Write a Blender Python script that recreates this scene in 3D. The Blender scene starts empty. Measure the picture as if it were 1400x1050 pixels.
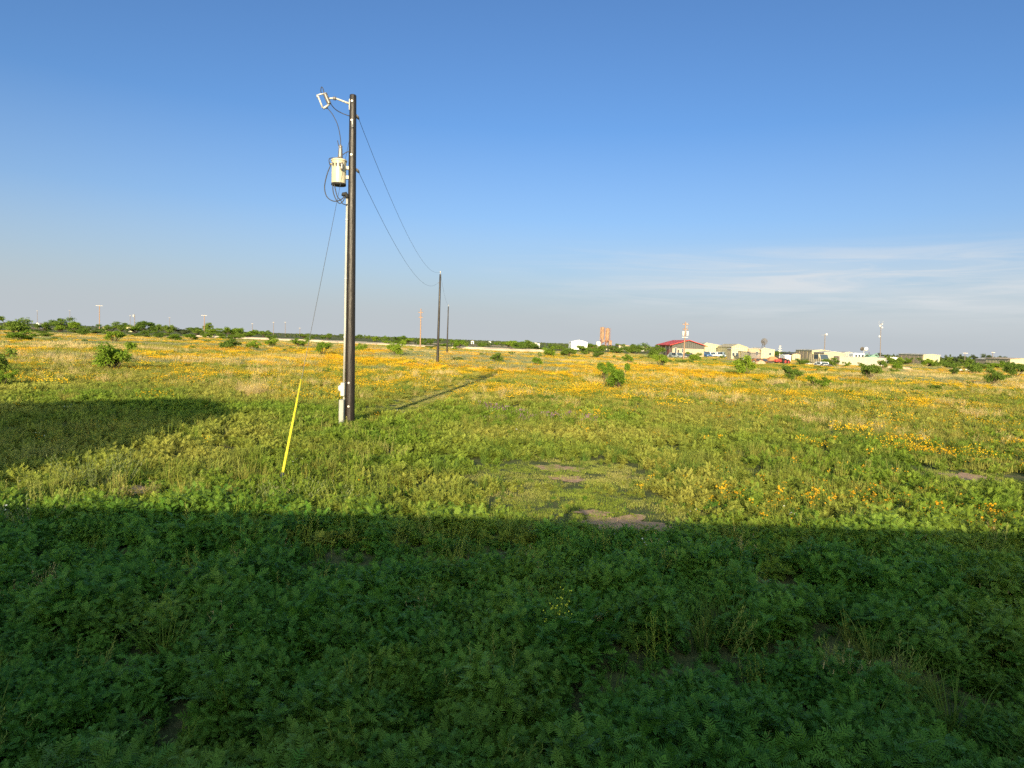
import bpy, math, random
import numpy as np
from mathutils import Vector, Matrix, Euler
R = math.radians
SC = bpy.context.scene
COL = SC.collection
rng = random.Random(7)
nrg = np.random.default_rng(11)

# ------------------------------------------------------------------ camera
F = 900.0                       # focal length in photo pixels (1400 wide)
CZ = 2.5
cam_d = bpy.data.cameras.new('camera')
cam = bpy.data.objects.new('camera', cam_d)
COL.objects.link(cam)
cam_d.sensor_width = 36.0
cam_d.sensor_fit = 'HORIZONTAL'
cam_d.lens = 36.0 * F / 1400.0
cam_d.clip_start = 0.02
cam_d.clip_end = 20000
ROT = Euler((R(90 - 3.69), 0, 0)).to_matrix() @ Matrix.Rotation(R(2.13), 3, 'Z')
cam.matrix_world = Matrix.Translation((0, 0, CZ)) @ ROT.to_4x4()
SC.camera = cam
SC.render.resolution_x, SC.render.resolution_y = 1400, 1050

def ray(px, py):
    return ROT @ Vector(((px - 700) / F, -(py - 525) / F, -1.0))
def at(px, py, z=0.0):
    """ground point seen at a photo pixel"""
    d = ray(px, py)
    t = (z - CZ) / d.z
    return Vector((d.x * t, d.y * t, z))
def atd(px, py, Y):
    """point on the ray at a depth Y"""
    d = ray(px, py)
    t = Y / d.y
    return Vector((d.x * t, Y, CZ + d.z * t))

# ------------------------------------------------------------------ sun + sky
anti = ray(787, 697).normalized()
sun_dir = -anti
SUN_EL = math.asin(sun_dir.z)
SUN_ROT = math.atan2(sun_dir.x, sun_dir.y)
sl = bpy.data.lights.new('sun', 'SUN')
sl.energy = 4.9
sl.angle = R(0.5)
sl.color = (1.0, 0.83, 0.56)
sun = bpy.data.objects.new('sun', sl)
COL.objects.link(sun)
sun.rotation_euler = anti.to_track_quat('-Z', 'Y').to_euler()

world = bpy.data.worlds.new('World')
SC.world = world
world.use_nodes = True
wt = world.node_tree
wt.nodes.clear()
def N(t, typ, **kw):
    n = t.nodes.new(typ)
    for k, v in kw.items():
        if k == 'inp':
            for a, b in v.items():
                n.inputs[a].default_value = b
        else:
            setattr(n, k, v)
    return n
def ramp(t, stops, fac=None, interp='LINEAR'):
    n = t.nodes.new('ShaderNodeValToRGB')
    cr = n.color_ramp
    cr.interpolation = interp
    while len(cr.elements) < len(stops):
        cr.elements.new(0.5)
    for e, (p, c) in zip(cr.elements, stops):
        e.position = p
        e.color = tuple(c) + ((1,) if len(c) == 3 else ())
    if fac is not None:
        t.links.new(fac, n.inputs[0])
    return n
def math_n(t, op, a, b=None, clamp=False):
    n = t.nodes.new('ShaderNodeMath'); n.operation = op; n.use_clamp = clamp
    for i, v in enumerate((a, b)):
        if v is None: continue
        if isinstance(v, (int, float)): n.inputs[i].default_value = v
        else: t.links.new(v, n.inputs[i])
    return n.outputs[0]
def mix_c(t, fac, a, b, mode='MIX'):
    n = t.nodes.new('ShaderNodeMix'); n.data_type = 'RGBA'; n.blend_type = mode
    for i, v in ((0, fac), (6, a), (7, b)):
        if isinstance(v, (int, float)): n.inputs[i].default_value = v
        elif isinstance(v, tuple): n.inputs[i].default_value = v + ((1,) if len(v) == 3 else ())
        else: t.links.new(v, n.inputs[i])
    return n.outputs[2]

sky = N(wt, 'ShaderNodeTexSky', sky_type='NISHITA', sun_disc=False, sun_elevation=SUN_EL,
        sun_rotation=SUN_ROT, altitude=200, air_density=1.0, dust_density=1.2, ozone_density=1.6)
tc = N(wt, 'ShaderNodeTexCoord')
sx = N(wt, 'ShaderNodeSeparateXYZ')
wt.links.new(tc.outputs['Generated'], sx.inputs[0])
# low band of thin haze cloud all round the horizon, thicker towards the right
cmap = N(wt, 'ShaderNodeMapping', inp={'Scale': (1.7, 1.7, 17.0), 'Location': (5.4, 0.9, 0.3)})
wt.links.new(tc.outputs['Generated'], cmap.inputs[0])
cn = N(wt, 'ShaderNodeTexNoise', inp={'Scale': 1.6, 'Detail': 7.0, 'Roughness': 0.56, 'Distortion': 0.6})
wt.links.new(cmap.outputs[0], cn.inputs['Vector'])
elev = ramp(wt, [(0.0, (1, 1, 1)), (0.04, (.90, .90, .90)), (0.10, (.55, .55, .55)), (0.18, (0.2,)*3), (0.3, (0, 0, 0))], sx.outputs[2])
side = ramp(wt, [(0.46, (0.0,)*3), (0.68, (1, 1, 1))], math_n(wt, 'MULTIPLY_ADD', sx.outputs[0], 0.5))
side.inputs[0].links[0].from_node.inputs[2].default_value = 0.5
cloud_band = ramp(wt, [(0.015, (0, 0, 0)), (0.065, (1, 1, 1)), (0.105, (0.8,)*3), (0.155, (0, 0, 0))], sx.outputs[2])
cl = ramp(wt, [(0.38, (0, 0, 0)), (0.50, (.55, .55, .55)), (0.68, (1, 1, 1))], cn.outputs[0])
cmap2 = N(wt, 'ShaderNodeMapping', inp={'Scale': (3.0, 3.0, 44.0), 'Location': (1.7, 2.2, 0.55), 'Rotation': (0, R(1.6), 0)})
wt.links.new(tc.outputs['Generated'], cmap2.inputs[0])
cn2 = N(wt, 'ShaderNodeTexNoise', inp={'Scale': 1.3, 'Detail': 9.0, 'Roughness': 0.6, 'Distortion': 0.9})
wt.links.new(cmap2.outputs[0], cn2.inputs['Vector'])
cl2 = ramp(wt, [(0.46, (0, 0, 0)), (0.66, (1, 1, 1))], cn2.outputs[0])
cb2 = ramp(wt, [(0.04, (0, 0, 0)), (0.08, (1, 1, 1)), (0.12, (1, 1, 1)), (0.155, (0, 0, 0))], sx.outputs[2])
cfa = math_n(wt, 'MULTIPLY', cl.outputs[0], cloud_band.outputs[0])
cfb = math_n(wt, 'MULTIPLY', cl2.outputs[0], cb2.outputs[0])
cf = math_n(wt, 'MULTIPLY', math_n(wt, 'ADD', math_n(wt, 'MULTIPLY', cfa, .6), math_n(wt, 'MULTIPLY', cfb, .6), True), side.outputs[0])
HAZE = N(wt, 'ShaderNodeRGB'); HAZE.outputs[0].default_value = (2.62, 2.82, 3.02, 1)
CLD = N(wt, 'ShaderNodeRGB'); CLD.outputs[0].default_value = (3.75, 3.85, 3.95, 1)
# sky darkened blue away from the sun, boosted behind the camera to lift shade
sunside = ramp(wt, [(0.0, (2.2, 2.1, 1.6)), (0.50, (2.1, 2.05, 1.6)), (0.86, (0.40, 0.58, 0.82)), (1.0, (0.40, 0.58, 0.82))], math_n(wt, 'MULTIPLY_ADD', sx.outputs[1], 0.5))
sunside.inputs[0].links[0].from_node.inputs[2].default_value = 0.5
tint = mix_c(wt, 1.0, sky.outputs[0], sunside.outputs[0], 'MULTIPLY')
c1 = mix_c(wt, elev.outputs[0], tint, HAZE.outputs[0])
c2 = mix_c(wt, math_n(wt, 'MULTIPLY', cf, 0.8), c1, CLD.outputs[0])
bg = N(wt, 'ShaderNodeBackground', inp={'Strength': 0.10})
wt.links.new(c2, bg.inputs[0])
wo = N(wt, 'ShaderNodeOutputWorld')
wt.links.new(bg.outputs[0], wo.inputs[0])

SC.view_settings.view_transform = 'Standard'
SC.view_settings.look = 'None'
SC.view_settings.exposure = 1.0
SC.view_settings.gamma = 1.0
SC.view_settings.use_curve_mapping = False
SC.render.engine = 'CYCLES'
SC.cycles.max_bounces = 6
SC.cycles.diffuse_bounces = 3
SC.cycles.glossy_bounces = 2
SC.cycles.transparent_max_bounces = 4
SC.cycles.use_denoising = False

# ------------------------------------------------------------------ materials
def new_mat(name):
    m = bpy.data.materials.new(name); m.use_nodes = True
    t = m.node_tree; t.nodes.clear()
    out = N(t, 'ShaderNodeOutputMaterial')
    return m, t, out
MATS = {}
def plain(name, col, rough=0.6, metal=0.0, spec=0.3, vary=0.15, scale=6.0, bump=0.0, stretch=(1, 1, 1)):
    """painted / weathered solid: base colour with noisy wear"""
    if name in MATS: return MATS[name]
    m, t, out = new_mat(name)
    b = N(t, 'ShaderNodeBsdfPrincipled', inp={'Roughness': rough, 'Metallic': metal, 'Specular IOR Level': spec})
    g = N(t, 'ShaderNodeTexCoord')
    mp = N(t, 'ShaderNodeMapping', inp={'Scale': stretch})
    t.links.new(g.outputs['Object'], mp.inputs[0])
    n = N(t, 'ShaderNodeTexNoise', inp={'Scale': scale, 'Detail': 6.0, 'Roughness': 0.6})
    t.links.new(mp.outputs[0], n.inputs['Vector'])
    d = tuple(c * (1 - vary * 1.6) for c in col); l = tuple(min(1, c * (1 + vary)) for c in col)
    r = ramp(t, [(0.3, d), (0.7, l)], n.outputs[0])
    t.links.new(r.outputs[0], b.inputs['Base Color'])
    if bump:
        bp = N(t, 'ShaderNodeBump', inp={'Strength': bump, 'Distance': 0.02})
        t.links.new(n.outputs[0], bp.inputs['Height']); t.links.new(bp.outputs[0], b.inputs['Normal'])
    t.links.new(b.outputs[0], out.inputs[0])
    MATS[name] = m
    return m
def ribbed(name, col, period=0.5, rough=0.5, vary=0.1, axis=0):
    """sheet metal with vertical ribs"""
    if name in MATS: return MATS[name]
    m, t, out = new_mat(name)
    b = N(t, 'ShaderNodeBsdfPrincipled', inp={'Roughness': rough, 'Specular IOR Level': 0.35})
    g = N(t, 'ShaderNodeTexCoord')
    s = N(t, 'ShaderNodeSeparateXYZ'); t.links.new(g.outputs['Object'], s.inputs[0])
    u = math_n(t, 'ADD', s.outputs[0], s.outputs[1])
    w = math_n(t, 'SINE', math_n(t, 'MULTIPLY', u, 2 * math.pi / period))
    n = N(t, 'ShaderNodeTexNoise', inp={'Scale': 1.2, 'Detail': 6.0, 'Roughness': 0.65})
    t.links.new(g.outputs['Object'], n.inputs['Vector'])
    d = tuple(c * (1 - vary * 2.2) for c in col); l = tuple(min(1, c * (1 + vary)) for c in col)
    r = ramp(t, [(0.3, d), (0.7, l)], n.outputs[0])
    t.links.new(r.outputs[0], b.inputs['Base Color'])
    bp = N(t, 'ShaderNodeBump', inp={'Strength': 0.9, 'Distance': 0.05})
    t.links.new(w, bp.inputs['Height']); t.links.new(bp.outputs[0], b.inputs['Normal'])
    t.links.new(b.outputs[0], out.inputs[0])
    MATS[name] = m
    return m
def leaf(name, dark, light, dry=None, transl=0.2, rough=0.65, spec=0.10):
    """leaf colour: per-plant random between dark and light, 'tint' attribute towards dry"""
    if name in MATS: return MATS[name]
    m, t, out = new_mat(name)
    oi = N(t, 'ShaderNodeObjectInfo')
    geo = N(t, 'ShaderNodeNewGeometry')
    f = math_n(t, 'ADD', math_n(t, 'MULTIPLY', oi.outputs['Random'], 0.6), math_n(t, 'MULTIPLY', geo.outputs['Random Per Island'], 0.4))
    c = ramp(t, [(0.1, dark), (0.9, light)], f).outputs[0]
    if dry is not None:
        a = N(t, 'ShaderNodeAttribute', attribute_type='INSTANCER', attribute_name='tint')
        c = mix_c(t, a.outputs['Fac'], c, dry)
    b = N(t, 'ShaderNodeBsdfPrincipled', inp={'Roughness': rough, 'Specular IOR Level': spec})
    t.links.new(c, b.inputs['Base Color'])
    if transl > 0:
        tr = N(t, 'ShaderNodeBsdfTranslucent'); t.links.new(c, tr.inputs[0])
        mx = N(t, 'ShaderNodeMixShader', inp={0: transl})
        t.links.new(b.outputs[0], mx.inputs[1]); t.links.new(tr.outputs[0], mx.inputs[2])
        t.links.new(mx.outputs[0], out.inputs[0])
    else:
        t.links.new(b.outputs[0], out.inputs[0])
    MATS[name] = m
    return m

# ------------------------------------------------------------------ mesh builder
class MB:
    def __init__(s): s.v = []; s.f = []; s.m = []
    def add(s, vs, fs, mi=0):
        o = len(s.v); s.v += [tuple(v) for v in vs]
        s.f += [tuple(i + o for i in f) for f in fs]; s.m += [mi] * len(fs)
        return s
    def box(s, x0, x1, y0, y1, z0, z1, mi=0):
        return s.add([(x0,y0,z0),(x1,y0,z0),(x1,y1,z0),(x0,y1,z0),(x0,y0,z1),(x1,y0,z1),(x1,y1,z1),(x0,y1,z1)],
                     [(0,3,2,1),(4,5,6,7),(0,1,5,4),(1,2,6,5),(2,3,7,6),(3,0,4,7)], mi)
    def bbox(s, x0, x1, y0, y1, z0, z1, b=0.01, mi=0):
        """box with chamfered vertical and top edges"""
        def loop(i, z): return [(x0+i,y0,z),(x1-i,y0,z),(x1,y0+i,z),(x1,y1-i,z),(x1-i,y1,z),(x0+i,y1,z),(x0,y1-i,z),(x0,y0+i,z)]
        def loop2(i, z): return [(x0+i+b,y0+b,z),(x1-i-b,y0+b,z),(x1-b,y0+i+b,z),(x1-b,y1-i-b,z),(x1-i-b,y1-b,z),(x0+i+b,y1-b,z),(x0+b,y1-i-b,z),(x0+b,y0+i+b,z)]
        vs = loop2(b*.3, z0) + loop(b, z0+b) + loop(b, z1-b) + loop2(b*.3, z1)
        fs = [tuple(range(7,-1,-1)), tuple(range(24,32))]
        for r in range(3):
            for i in range(8):
                j = (i+1) % 8
                fs.append((r*8+i, r*8+j, r*8+8+j, r*8+8+i))
        return s.add(vs, fs, mi)
    def tube(s, pts, rad, n=8, mi=0, cap=True):
        pts = [Vector(p) for p in pts]
        if not hasattr(rad, '__len__'): rad = [rad] * len(pts)
        vs = []; prev = None
        for i, p in enumerate(pts):
            d = (pts[min(i+1, len(pts)-1)] - pts[max(i-1, 0)]).normalized()
            if prev is None:
                a = Vector((0,0,1)) if abs(d.z) < 0.9 else Vector((1,0,0))
                u = d.cross(a).normalized()
            else:
                u = (prev - d * prev.dot(d)).normalized()
            prev = u; w = d.cross(u)
            for k in range(n):
                t = 2*math.pi*k/n
                vs.append(p + (u*math.cos(t) + w*math.sin(t)) * rad[i])
        fs = []
        for i in range(len(pts)-1):
            for k in range(n):
                j = (k+1) % n
                fs.append((i*n+k, i*n+j, (i+1)*n+j, (i+1)*n+k))
        if cap:
            fs.append(tuple(range(n-1,-1,-1))); fs.append(tuple((len(pts)-1)*n + k for k in range(n)))
        return s.add(vs, fs, mi)
    def lathe(s, prof, n=16, c=(0,0,0), mi=0):
        return s.tube([(c[0], c[1], c[2]+z) for r, z in prof], [max(r, 1e-4) for r, z in prof], n, mi)
    def prism(s, poly, y0, y1, mi=0):
        """polygon in x,z extruded along y"""
        n = len(poly)
        vs = [(x, y0, z) for x, z in poly] + [(x, y1, z) for x, z in poly]
        fs = [tuple(range(n)), tuple(range(2*n-1, n-1, -1))]
        for i in range(n):
            j = (i+1) % n
            fs.append((j, i, n+i, n+j))
        return s.add(vs, fs, mi)
    def prism_x(s, poly, x0, x1, mi=0):
        """polygon in y,z extruded along x"""
        n = len(poly)
        vs = [(x0, y, z) for y, z in poly] + [(x1, y, z) for y, z in poly]
        fs = [tuple(range(n-1,-1,-1)), tuple(range(n, 2*n))]
        for i in range(n):
            j = (i+1) % n
            fs.append((i, j, n+j, n+i))
        return s.add(vs, fs, mi)
    def mesh(s, name, mats, smooth=False):
        me = bpy.data.meshes.new(name)
        me.from_pydata(s.v, [], s.f)
        for m in (mats if isinstance(mats, (list, tuple)) else [mats]): me.materials.append(m)
        me.polygons.foreach_set('material_index', s.m)
        if smooth: me.polygons.foreach_set('use_smooth', [True]*len(s.f))
        me.update()
        return me
    def build(s, name, mats, parent=None, smooth=False, loc=(0,0,0)):
        o = bpy.data.objects.new(name, s.mesh(name, mats, smooth))
        COL.objects.link(o)
        o.location = loc
        if parent is not None: o.parent = parent
        return o
def tag(o, label=None, cat=None, group=None, kind=None):
    if label: o['label'] = label
    if cat: o['category'] = cat
    if group: o['group'] = group
    if kind: o['kind'] = kind
    return o
def empty(name, loc, rz=0.0, label=None, cat=None, group=None):
    o = bpy.data.objects.new(name, None); COL.objects.link(o)
    o.empty_display_size = 0.2
    o.location = loc; o.rotation_euler = (0, 0, rz)
    return tag(o, label, cat, group)
def copy_tree(o, parent=None):
    c = o.copy(); COL.objects.link(c)
    if parent is not None: c.parent = parent
    for ch in list(o.children): copy_tree(ch, c)
    return c

# ------------------------------------------------------------------ noise fields
def vnoise(x, y, seed=0):
    xi = np.floor(x).astype(np.int64); yi = np.floor(y).astype(np.int64)
    xf = x - xi; yf = y - yi
    def h(a, b):
        n = (a * 374761393 + b * 668265263 + seed * 974634777) & 0xffffffff
        n = ((n ^ (n >> 13)) * 1274126177) & 0xffffffff
        return ((n ^ (n >> 16)) & 0xffff) / 65535.0
    u = xf*xf*(3-2*xf); v = yf*yf*(3-2*yf)
    return (h(xi,yi)*(1-u)+h(xi+1,yi)*u)*(1-v) + (h(xi,yi+1)*(1-u)+h(xi+1,yi+1)*u)*v
def fbm(x, y, s, seed=0, oct=4):
    t = 0; a = 0.5; n = 0
    for k in range(oct):
        t = t + a*vnoise(x/s + 17.3*k, y/s - 9.1*k, seed+k); n += a
        a *= 0.5; s *= 0.5
    return t / n
def sstep(x, a, b):
    t = np.clip((x-a)/(b-a), 0, 1); return t*t*(3-2*t)

DIRT = [(at(762,640), .40), (at(778,655), .32), (at(850,716), .5), (at(812,702), .22), (at(880,722), .35), (at(1322,652), .42), (at(1335,657), .36), (at(190,672), .35)]
LOWP = [(at(790, 692), 1.3), (at(768, 648), 1.5), (at(830, 706), 1.2), (at(1325, 654), .8), (at(690, 655), .6)]
def low(x, y):
    """1 where the plants stay short: trodden ground, bare soil and a strip kept low so the pole shadow shows"""
    d = np.zeros_like(x)
    for p, r in LOWP:
        d = np.maximum(d, 1 - sstep(np.hypot((x-p.x)*.8, y-p.y)/r, .6, 1.3))
    p0 = at(478, 584); u = Vector((anti.x, anti.y, 0)).normalized()
    t = (x-p0.x)*u.x + (y-p0.y)*u.y; q = np.abs((x-p0.x)*u.y - (y-p0.y)*u.x)
    d = np.maximum(d, (1 - sstep(q, .35, 1.1))*sstep(t, 2.5, 4.5)*(1-sstep(t, 24, 34))*.95)  # low strip added along the pole's shadow so it reads unbroken
    return d
def dirt(x, y):
    d = np.zeros_like(x)
    wob = 0.6 + 0.8*fbm(x, y, 0.5, 91)
    for p, r in DIRT:
        d = np.maximum(d, 1 - sstep(np.hypot((x-p.x)*0.75, y-p.y)/ (r*wob), 0.6, 1.25))
    return d

# ------------------------------------------------------------------ ground
def ground_mat():
    m, t, out = new_mat('field_soil')
    g = N(t, 'ShaderNodeTexCoord')
    P = g.outputs['Object']
    b = N(t, 'ShaderNodeBsdfPrincipled', inp={'Roughness': 0.95, 'Specular IOR Level': 0.1})
    def noise(sc, det=6, rough=0.6, dist=0.0):
        n = N(t, 'ShaderNodeTexNoise', inp={'Scale': sc, 'Detail': det, 'Roughness': rough, 'Distortion': dist})
        t.links.new(P, n.inputs['Vector']); return n.outputs[0]
    soil = ramp(t, [(0.25, (.17, .115, .07)), (0.5, (.32, .21, .135)), (0.75, (.44, .31, .20))], noise(3.0, 9, .7)).outputs[0]
    litter = ramp(t, [(0.3, (.035, .055, .018)), (0.7, (.11, .115, .045))], noise(14.0, 6, .7)).outputs[0]
    near = mix_c(t, ramp(t, [(0.58, (0,0,0)), (0.78, (1,1,1))], noise(0.9, 7, .65)).outputs[0], litter, soil)
    # far: grass, flower and straw mix of the open field
    f1 = ramp(t, [(0.30, (.085, .105, .028)), (0.45, (.15, .14, .04)), (0.56, (.26, .18, .035)), (0.7, (.27, .21, .10))], noise(0.05, 8, .62, .4)).outputs[0]
    f2 = ramp(t, [(0.35, (.07, .095, .03)), (0.65, (.22, .17, .05))], noise(0.35, 8, .7)).outputs[0]
    far = mix_c(t, 0.45, f1, f2)
    fr2 = ramp(t, [(0.3, (.055, .075, .028)), (0.6, (.11, .11, .045)), (0.8, (.24, .19, .11))], noise(0.012, 7, .6)).outputs[0]
    ln = N(t, 'ShaderNodeVectorMath', operation='LENGTH'); t.links.new(P, ln.inputs[0])
    k = N(t, 'ShaderNodeMapRange', inp={1: 38.0, 2: 75.0}); t.links.new(ln.outputs['Value'], k.inputs[0])
    k2 = N(t, 'ShaderNodeMapRange', inp={1: 170.0, 2: 260.0}); t.links.new(ln.outputs['Value'], k2.inputs[0])
    c = mix_c(t, k.outputs[0], near, far)
    c = mix_c(t, k2.outputs[0], c, fr2)
    t.links.new(c, b.inputs['Base Color'])
    bp = N(t, 'ShaderNodeBump', inp={'Strength': 0.6, 'Distance': 0.03})
    t.links.new(noise(9.0, 8, .75), bp.inputs['Height']); t.links.new(bp.outputs[0], b.inputs['Normal'])
    t.links.new(b.outputs[0], out.inputs[0])
    return m
gm = MB()
XS = [-7000, -400, -60, -20, 0, 20, 60, 400, 7000]
YS = [-400, -20, 0, 10, 20, 60, 200, 800, 9000]
gm.add([(x, y, 0) for y in YS for x in XS], [(j*9+i, j*9+i+1, (j+1)*9+i+1, (j+1)*9+i) for j in range(8) for i in range(8)])
tag(gm.build('ground', ground_mat()), kind='structure')

def strip(name, pts, widths, mat, z=0.004):
    """flat sheet following a polyline on the ground, ragged edges"""
    m = MB(); vs = []; n = 0
    P = []
    for (a, wa), (b, wb) in zip(zip(pts, widths), zip(pts[1:], widths[1:])):
        for k in range(12):
            f = k/12
            P.append((a.lerp(b, f), wa*(1-f)+wb*f))
    P.append((pts[-1], widths[-1]))
    for i, (p, w) in enumerate(P):
        zz = z if z < .05 else z*rng.uniform(.6, 1.15)
        d = (P[min(i+1, len(P)-1)][0] - P[max(i-1, 0)][0]).normalized()
        nrm = Vector((-d.y, d.x, 0))
        j1 = rng.uniform(.7, 1.2); j2 = rng.uniform(.7, 1.2)
        vs += [p + nrm*w*.5*j1 + Vector((0,0,zz)), p - nrm*w*.5*j2 + Vector((0,0,zz)), p - nrm*(w*.5*j2 + zz*1.2) - Vector((0,0,.02))]
    m.add(vs, [(3*i+1, 3*i+4, 3*i+3, 3*i) for i in range(len(P)-1)] + ([(3*i+2, 3*i+5, 3*i+4, 3*i+1) for i in range(len(P)-1)] if z > .05 else []))
    return tag(m.build(name, mat), kind='structure')
caliche = plain('caliche', (.46, .37, .26), .95, vary=.18, scale=.3)
tan_soil = plain('tan_soil', (.36, .25, .15), .95, vary=.2, scale=.05)
strip('caliche_road', [at(285,460.5), at(360,464), at(470,468.5), at(540,473), at(590,475.5)], [9, 12, 16, 16, 6], caliche, .6)
strip('caliche_pad', [at(632,477.5), at(660,478.5), at(700,481), at(740,481.5)], [7, 16, 14, 6], caliche, .7)
strip('caliche_yard', [at(880,488), at(935,490.5), at(1000,492), at(1070,497), at(1140,501)], [14, 20, 18, 10, 8], plain('yard_dirt', (.42,.34,.23), .95, vary=.2, scale=.3), .12)
strip('tan_field', [at(-120,443.5), at(10,447.5), at(60,449.5), at(160,453)], [150, 150, 120, 80], tan_soil)
strip('tan_field_far', [at(560,468.5), at(640,471.5), at(720,474)], [60, 70, 40], plain('dry_field', (.42,.31,.19), .95, vary=.25, scale=.05))

M_soil = plain('bare_pinkish_soil', (.36, .225, .14), .95, vary=.3, scale=9, bump=.8)
def soil_patch(c, r, sd, z):
    r_ = random.Random(sd); m = MB(); n = 40
    ph = [(r_.uniform(0, 6.28), r_.uniform(.03, .16)) for _ in range(7)]
    rim = []
    for i in range(n):
        a = 2*math.pi*i/n; q = 1 + sum(w*math.sin((k+2)*a+f) for k, (f, w) in enumerate(ph))
        rim.append((r*1.35*q*math.cos(a), r*q*math.sin(a), 0))
    m.add([(0, 0, 0)] + rim, [(0, 1+i, 1+(i+1) % n) for i in range(n)])
    tag(m.build('bare_soil', M_soil, None, False, (c.x, c.y, z)), kind='structure')
for i, (c, r) in enumerate(DIRT): soil_patch(c, r*.8, 60+i, .004+.003*i)

# ------------------------------------------------------------------ plant meshes for the ground cover
protos = {}
def proto(kind, mb, mats, smooth=False):
    c = protos.get(kind)
    if c is None:
        c = protos[kind] = bpy.data.collections.new('plants_' + kind)
    o = bpy.data.objects.new('%s_%02d' % (kind, len(c.objects)), mb.mesh(kind, mats, smooth))
    c.objects.link(o)
    return o
def scatter(name, kind, x, y, scale, tint=None, z=None, lean=0.15, rotz=None, leanx=0.0):
    n = len(x)
    me = bpy.data.meshes.new(name)
    me.vertices.add(n)
    co = np.zeros((n, 3), np.float32); co[:, 0] = x; co[:, 1] = y
    if z is not None: co[:, 2] = z
    me.vertices.foreach_set('co', co.ravel())
    a = me.attributes.new('rot', 'FLOAT_VECTOR', 'POINT')
    r = np.zeros((n, 3), np.float32)
    r[:, 0] = nrg.normal(0, lean, n); r[:, 1] = nrg.normal(leanx, lean, n)
    r[:, 2] = nrg.uniform(0, 6.283, n) if rotz is None else nrg.normal(rotz, .5, n)
    a.data.foreach_set('vector', r.ravel())
    a = me.attributes.new('scl', 'FLOAT', 'POINT'); a.data.foreach_set('value', (np.asarray(scale)*(1-.80*low(np.asarray(x, float), np.asarray(y, float))) if y is not None and kind not in ('skylinetree', 'lawn') else np.asarray(scale)).astype(np.float32) * np.ones(n, np.float32))
    a = me.attributes.new('tint', 'FLOAT', 'POINT'); a.data.foreach_set('value', (np.zeros(n) if tint is None else np.asarray(tint)).astype(np.float32) * np.ones(n, np.float32))
    k = len(protos[kind].objects)
    a = me.attributes.new('idx', 'INT', 'POINT'); a.data.foreach_set('value', nrg.integers(0, k, n).astype(np.int32))
    me.update()
    o = bpy.data.objects.new(name, me); COL.objects.link(o)
    ng = bpy.data.node_groups.new('scatter_' + name, 'GeometryNodeTree')
    ng.interface.new_socket('Geometry', in_out='INPUT', socket_type='NodeSocketGeometry')
    ng.interface.new_socket('Geometry', in_out='OUTPUT', socket_type='NodeSocketGeometry')
    gi = ng.nodes.new('NodeGroupInput'); go = ng.nodes.new('NodeGroupOutput')
    ci = ng.nodes.new('GeometryNodeCollectionInfo'); ci.inputs[0].default_value = protos[kind]
    ci.inputs['Separate Children'].default_value = True; ci.inputs['Reset Children'].default_value = True
    ip = ng.nodes.new('GeometryNodeInstanceOnPoints'); ip.inputs['Pick Instance'].default_value = True
    def na(nm, ty):
        q = ng.nodes.new('GeometryNodeInputNamedAttribute'); q.data_type = ty; q.inputs[0].default_value = nm
        return next(s for s in q.outputs if s.enabled and s.name == 'Attribute')
    e2r = ng.nodes.new('FunctionNodeEulerToRotation')
    L = ng.links.new
    L(gi.outputs[0], ip.inputs['Points']); L(ci.outputs[0], ip.inputs['Instance'])
    L(na('idx', 'INT'), ip.inputs['Instance Index'])
    L(na('rot', 'FLOAT_VECTOR'), e2r.inputs[0]); L(e2r.outputs[0], ip.inputs['Rotation'])
    L(na('scl', 'FLOAT'), ip.inputs['Scale']); L(ip.outputs[0], go.inputs[0])
    md = o.modifiers.new('scatter', 'NODES'); md.node_group = ng
    return tag(o, kind='stuff')

def frond(mb, base, az, pitch, length, width, npair, droop, mi=0, cup=0.0):
    """deeply lobed weed leaf: midrib arc with pairs of pointed lobes"""
    pos = Vector(base); d = Vector((math.cos(az)*math.cos(pitch), math.sin(az)*math.cos(pitch), math.sin(pitch)))
    side = Vector((-math.sin(az), math.cos(az), 0))
    roll = rng.uniform(-.5, .5)
    side = Matrix.Rotation(roll, 3, d) @ side
    step = length/(npair+1)
    for i in range(npair+1):
        f = (i+1)/(npair+1)
        nxt = pos + d*step
        wl = width*(0.45+1.1*f*(1.35-f))*rng.uniform(.8, 1.15)
        up = side.cross(d)
        if i < npair:
            for sgn in (-1, 1):
                tip = nxt + side*sgn*wl + d*step*0.9 + up*rng.uniform(-.15,.25)*wl
                m1 = pos + d*step*.45; m2 = nxt + side*sgn*wl*.45 + d*step*.02
                m3 = nxt + side*sgn*wl*.5 + d*step*.62
                mb.add([m1, m2, tip, m3, nxt], [(0,1,2,3,4)] if sgn > 0 else [(4,3,2,1,0)], mi)
        else:
            mb.add([pos, nxt + side*wl*.4, nxt + d*step*1.2, nxt - side*wl*.4], [(0,3,2,1)], mi)
        mb.add([pos - side*width*.06, nxt - side*width*.06, nxt + side*width*.06, pos + side*width*.06], [(0,1,2,3)], mi)
        pos = nxt
        d = (d + Vector((0,0,-droop))).normalized()
        side = (side - d*side.dot(d)).normalized()
def blade(mb, base, az, lean, h, w, bend, segs=3, mi=0):
    pos = Vector(base); a = lean
    side = Vector((-math.sin(az), math.cos(az), 0))
    prev = (pos - side*w*.5, pos + side*w*.5)
    for i in range(segs):
        d = Vector((math.cos(az)*math.sin(a), math.sin(az)*math.sin(a), math.cos(a)))
        pos = pos + d*h/segs
        ww = w*(1-(i+1)/segs)*.5 + (0.0004 if i == segs-1 else w*.12)
        cur = (pos - side*ww, pos + side*ww)
        mb.add([prev[0], prev[1], cur[1], cur[0]], [(0,1,2,3)], mi)
        prev = cur; a += bend
    return pos
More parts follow.
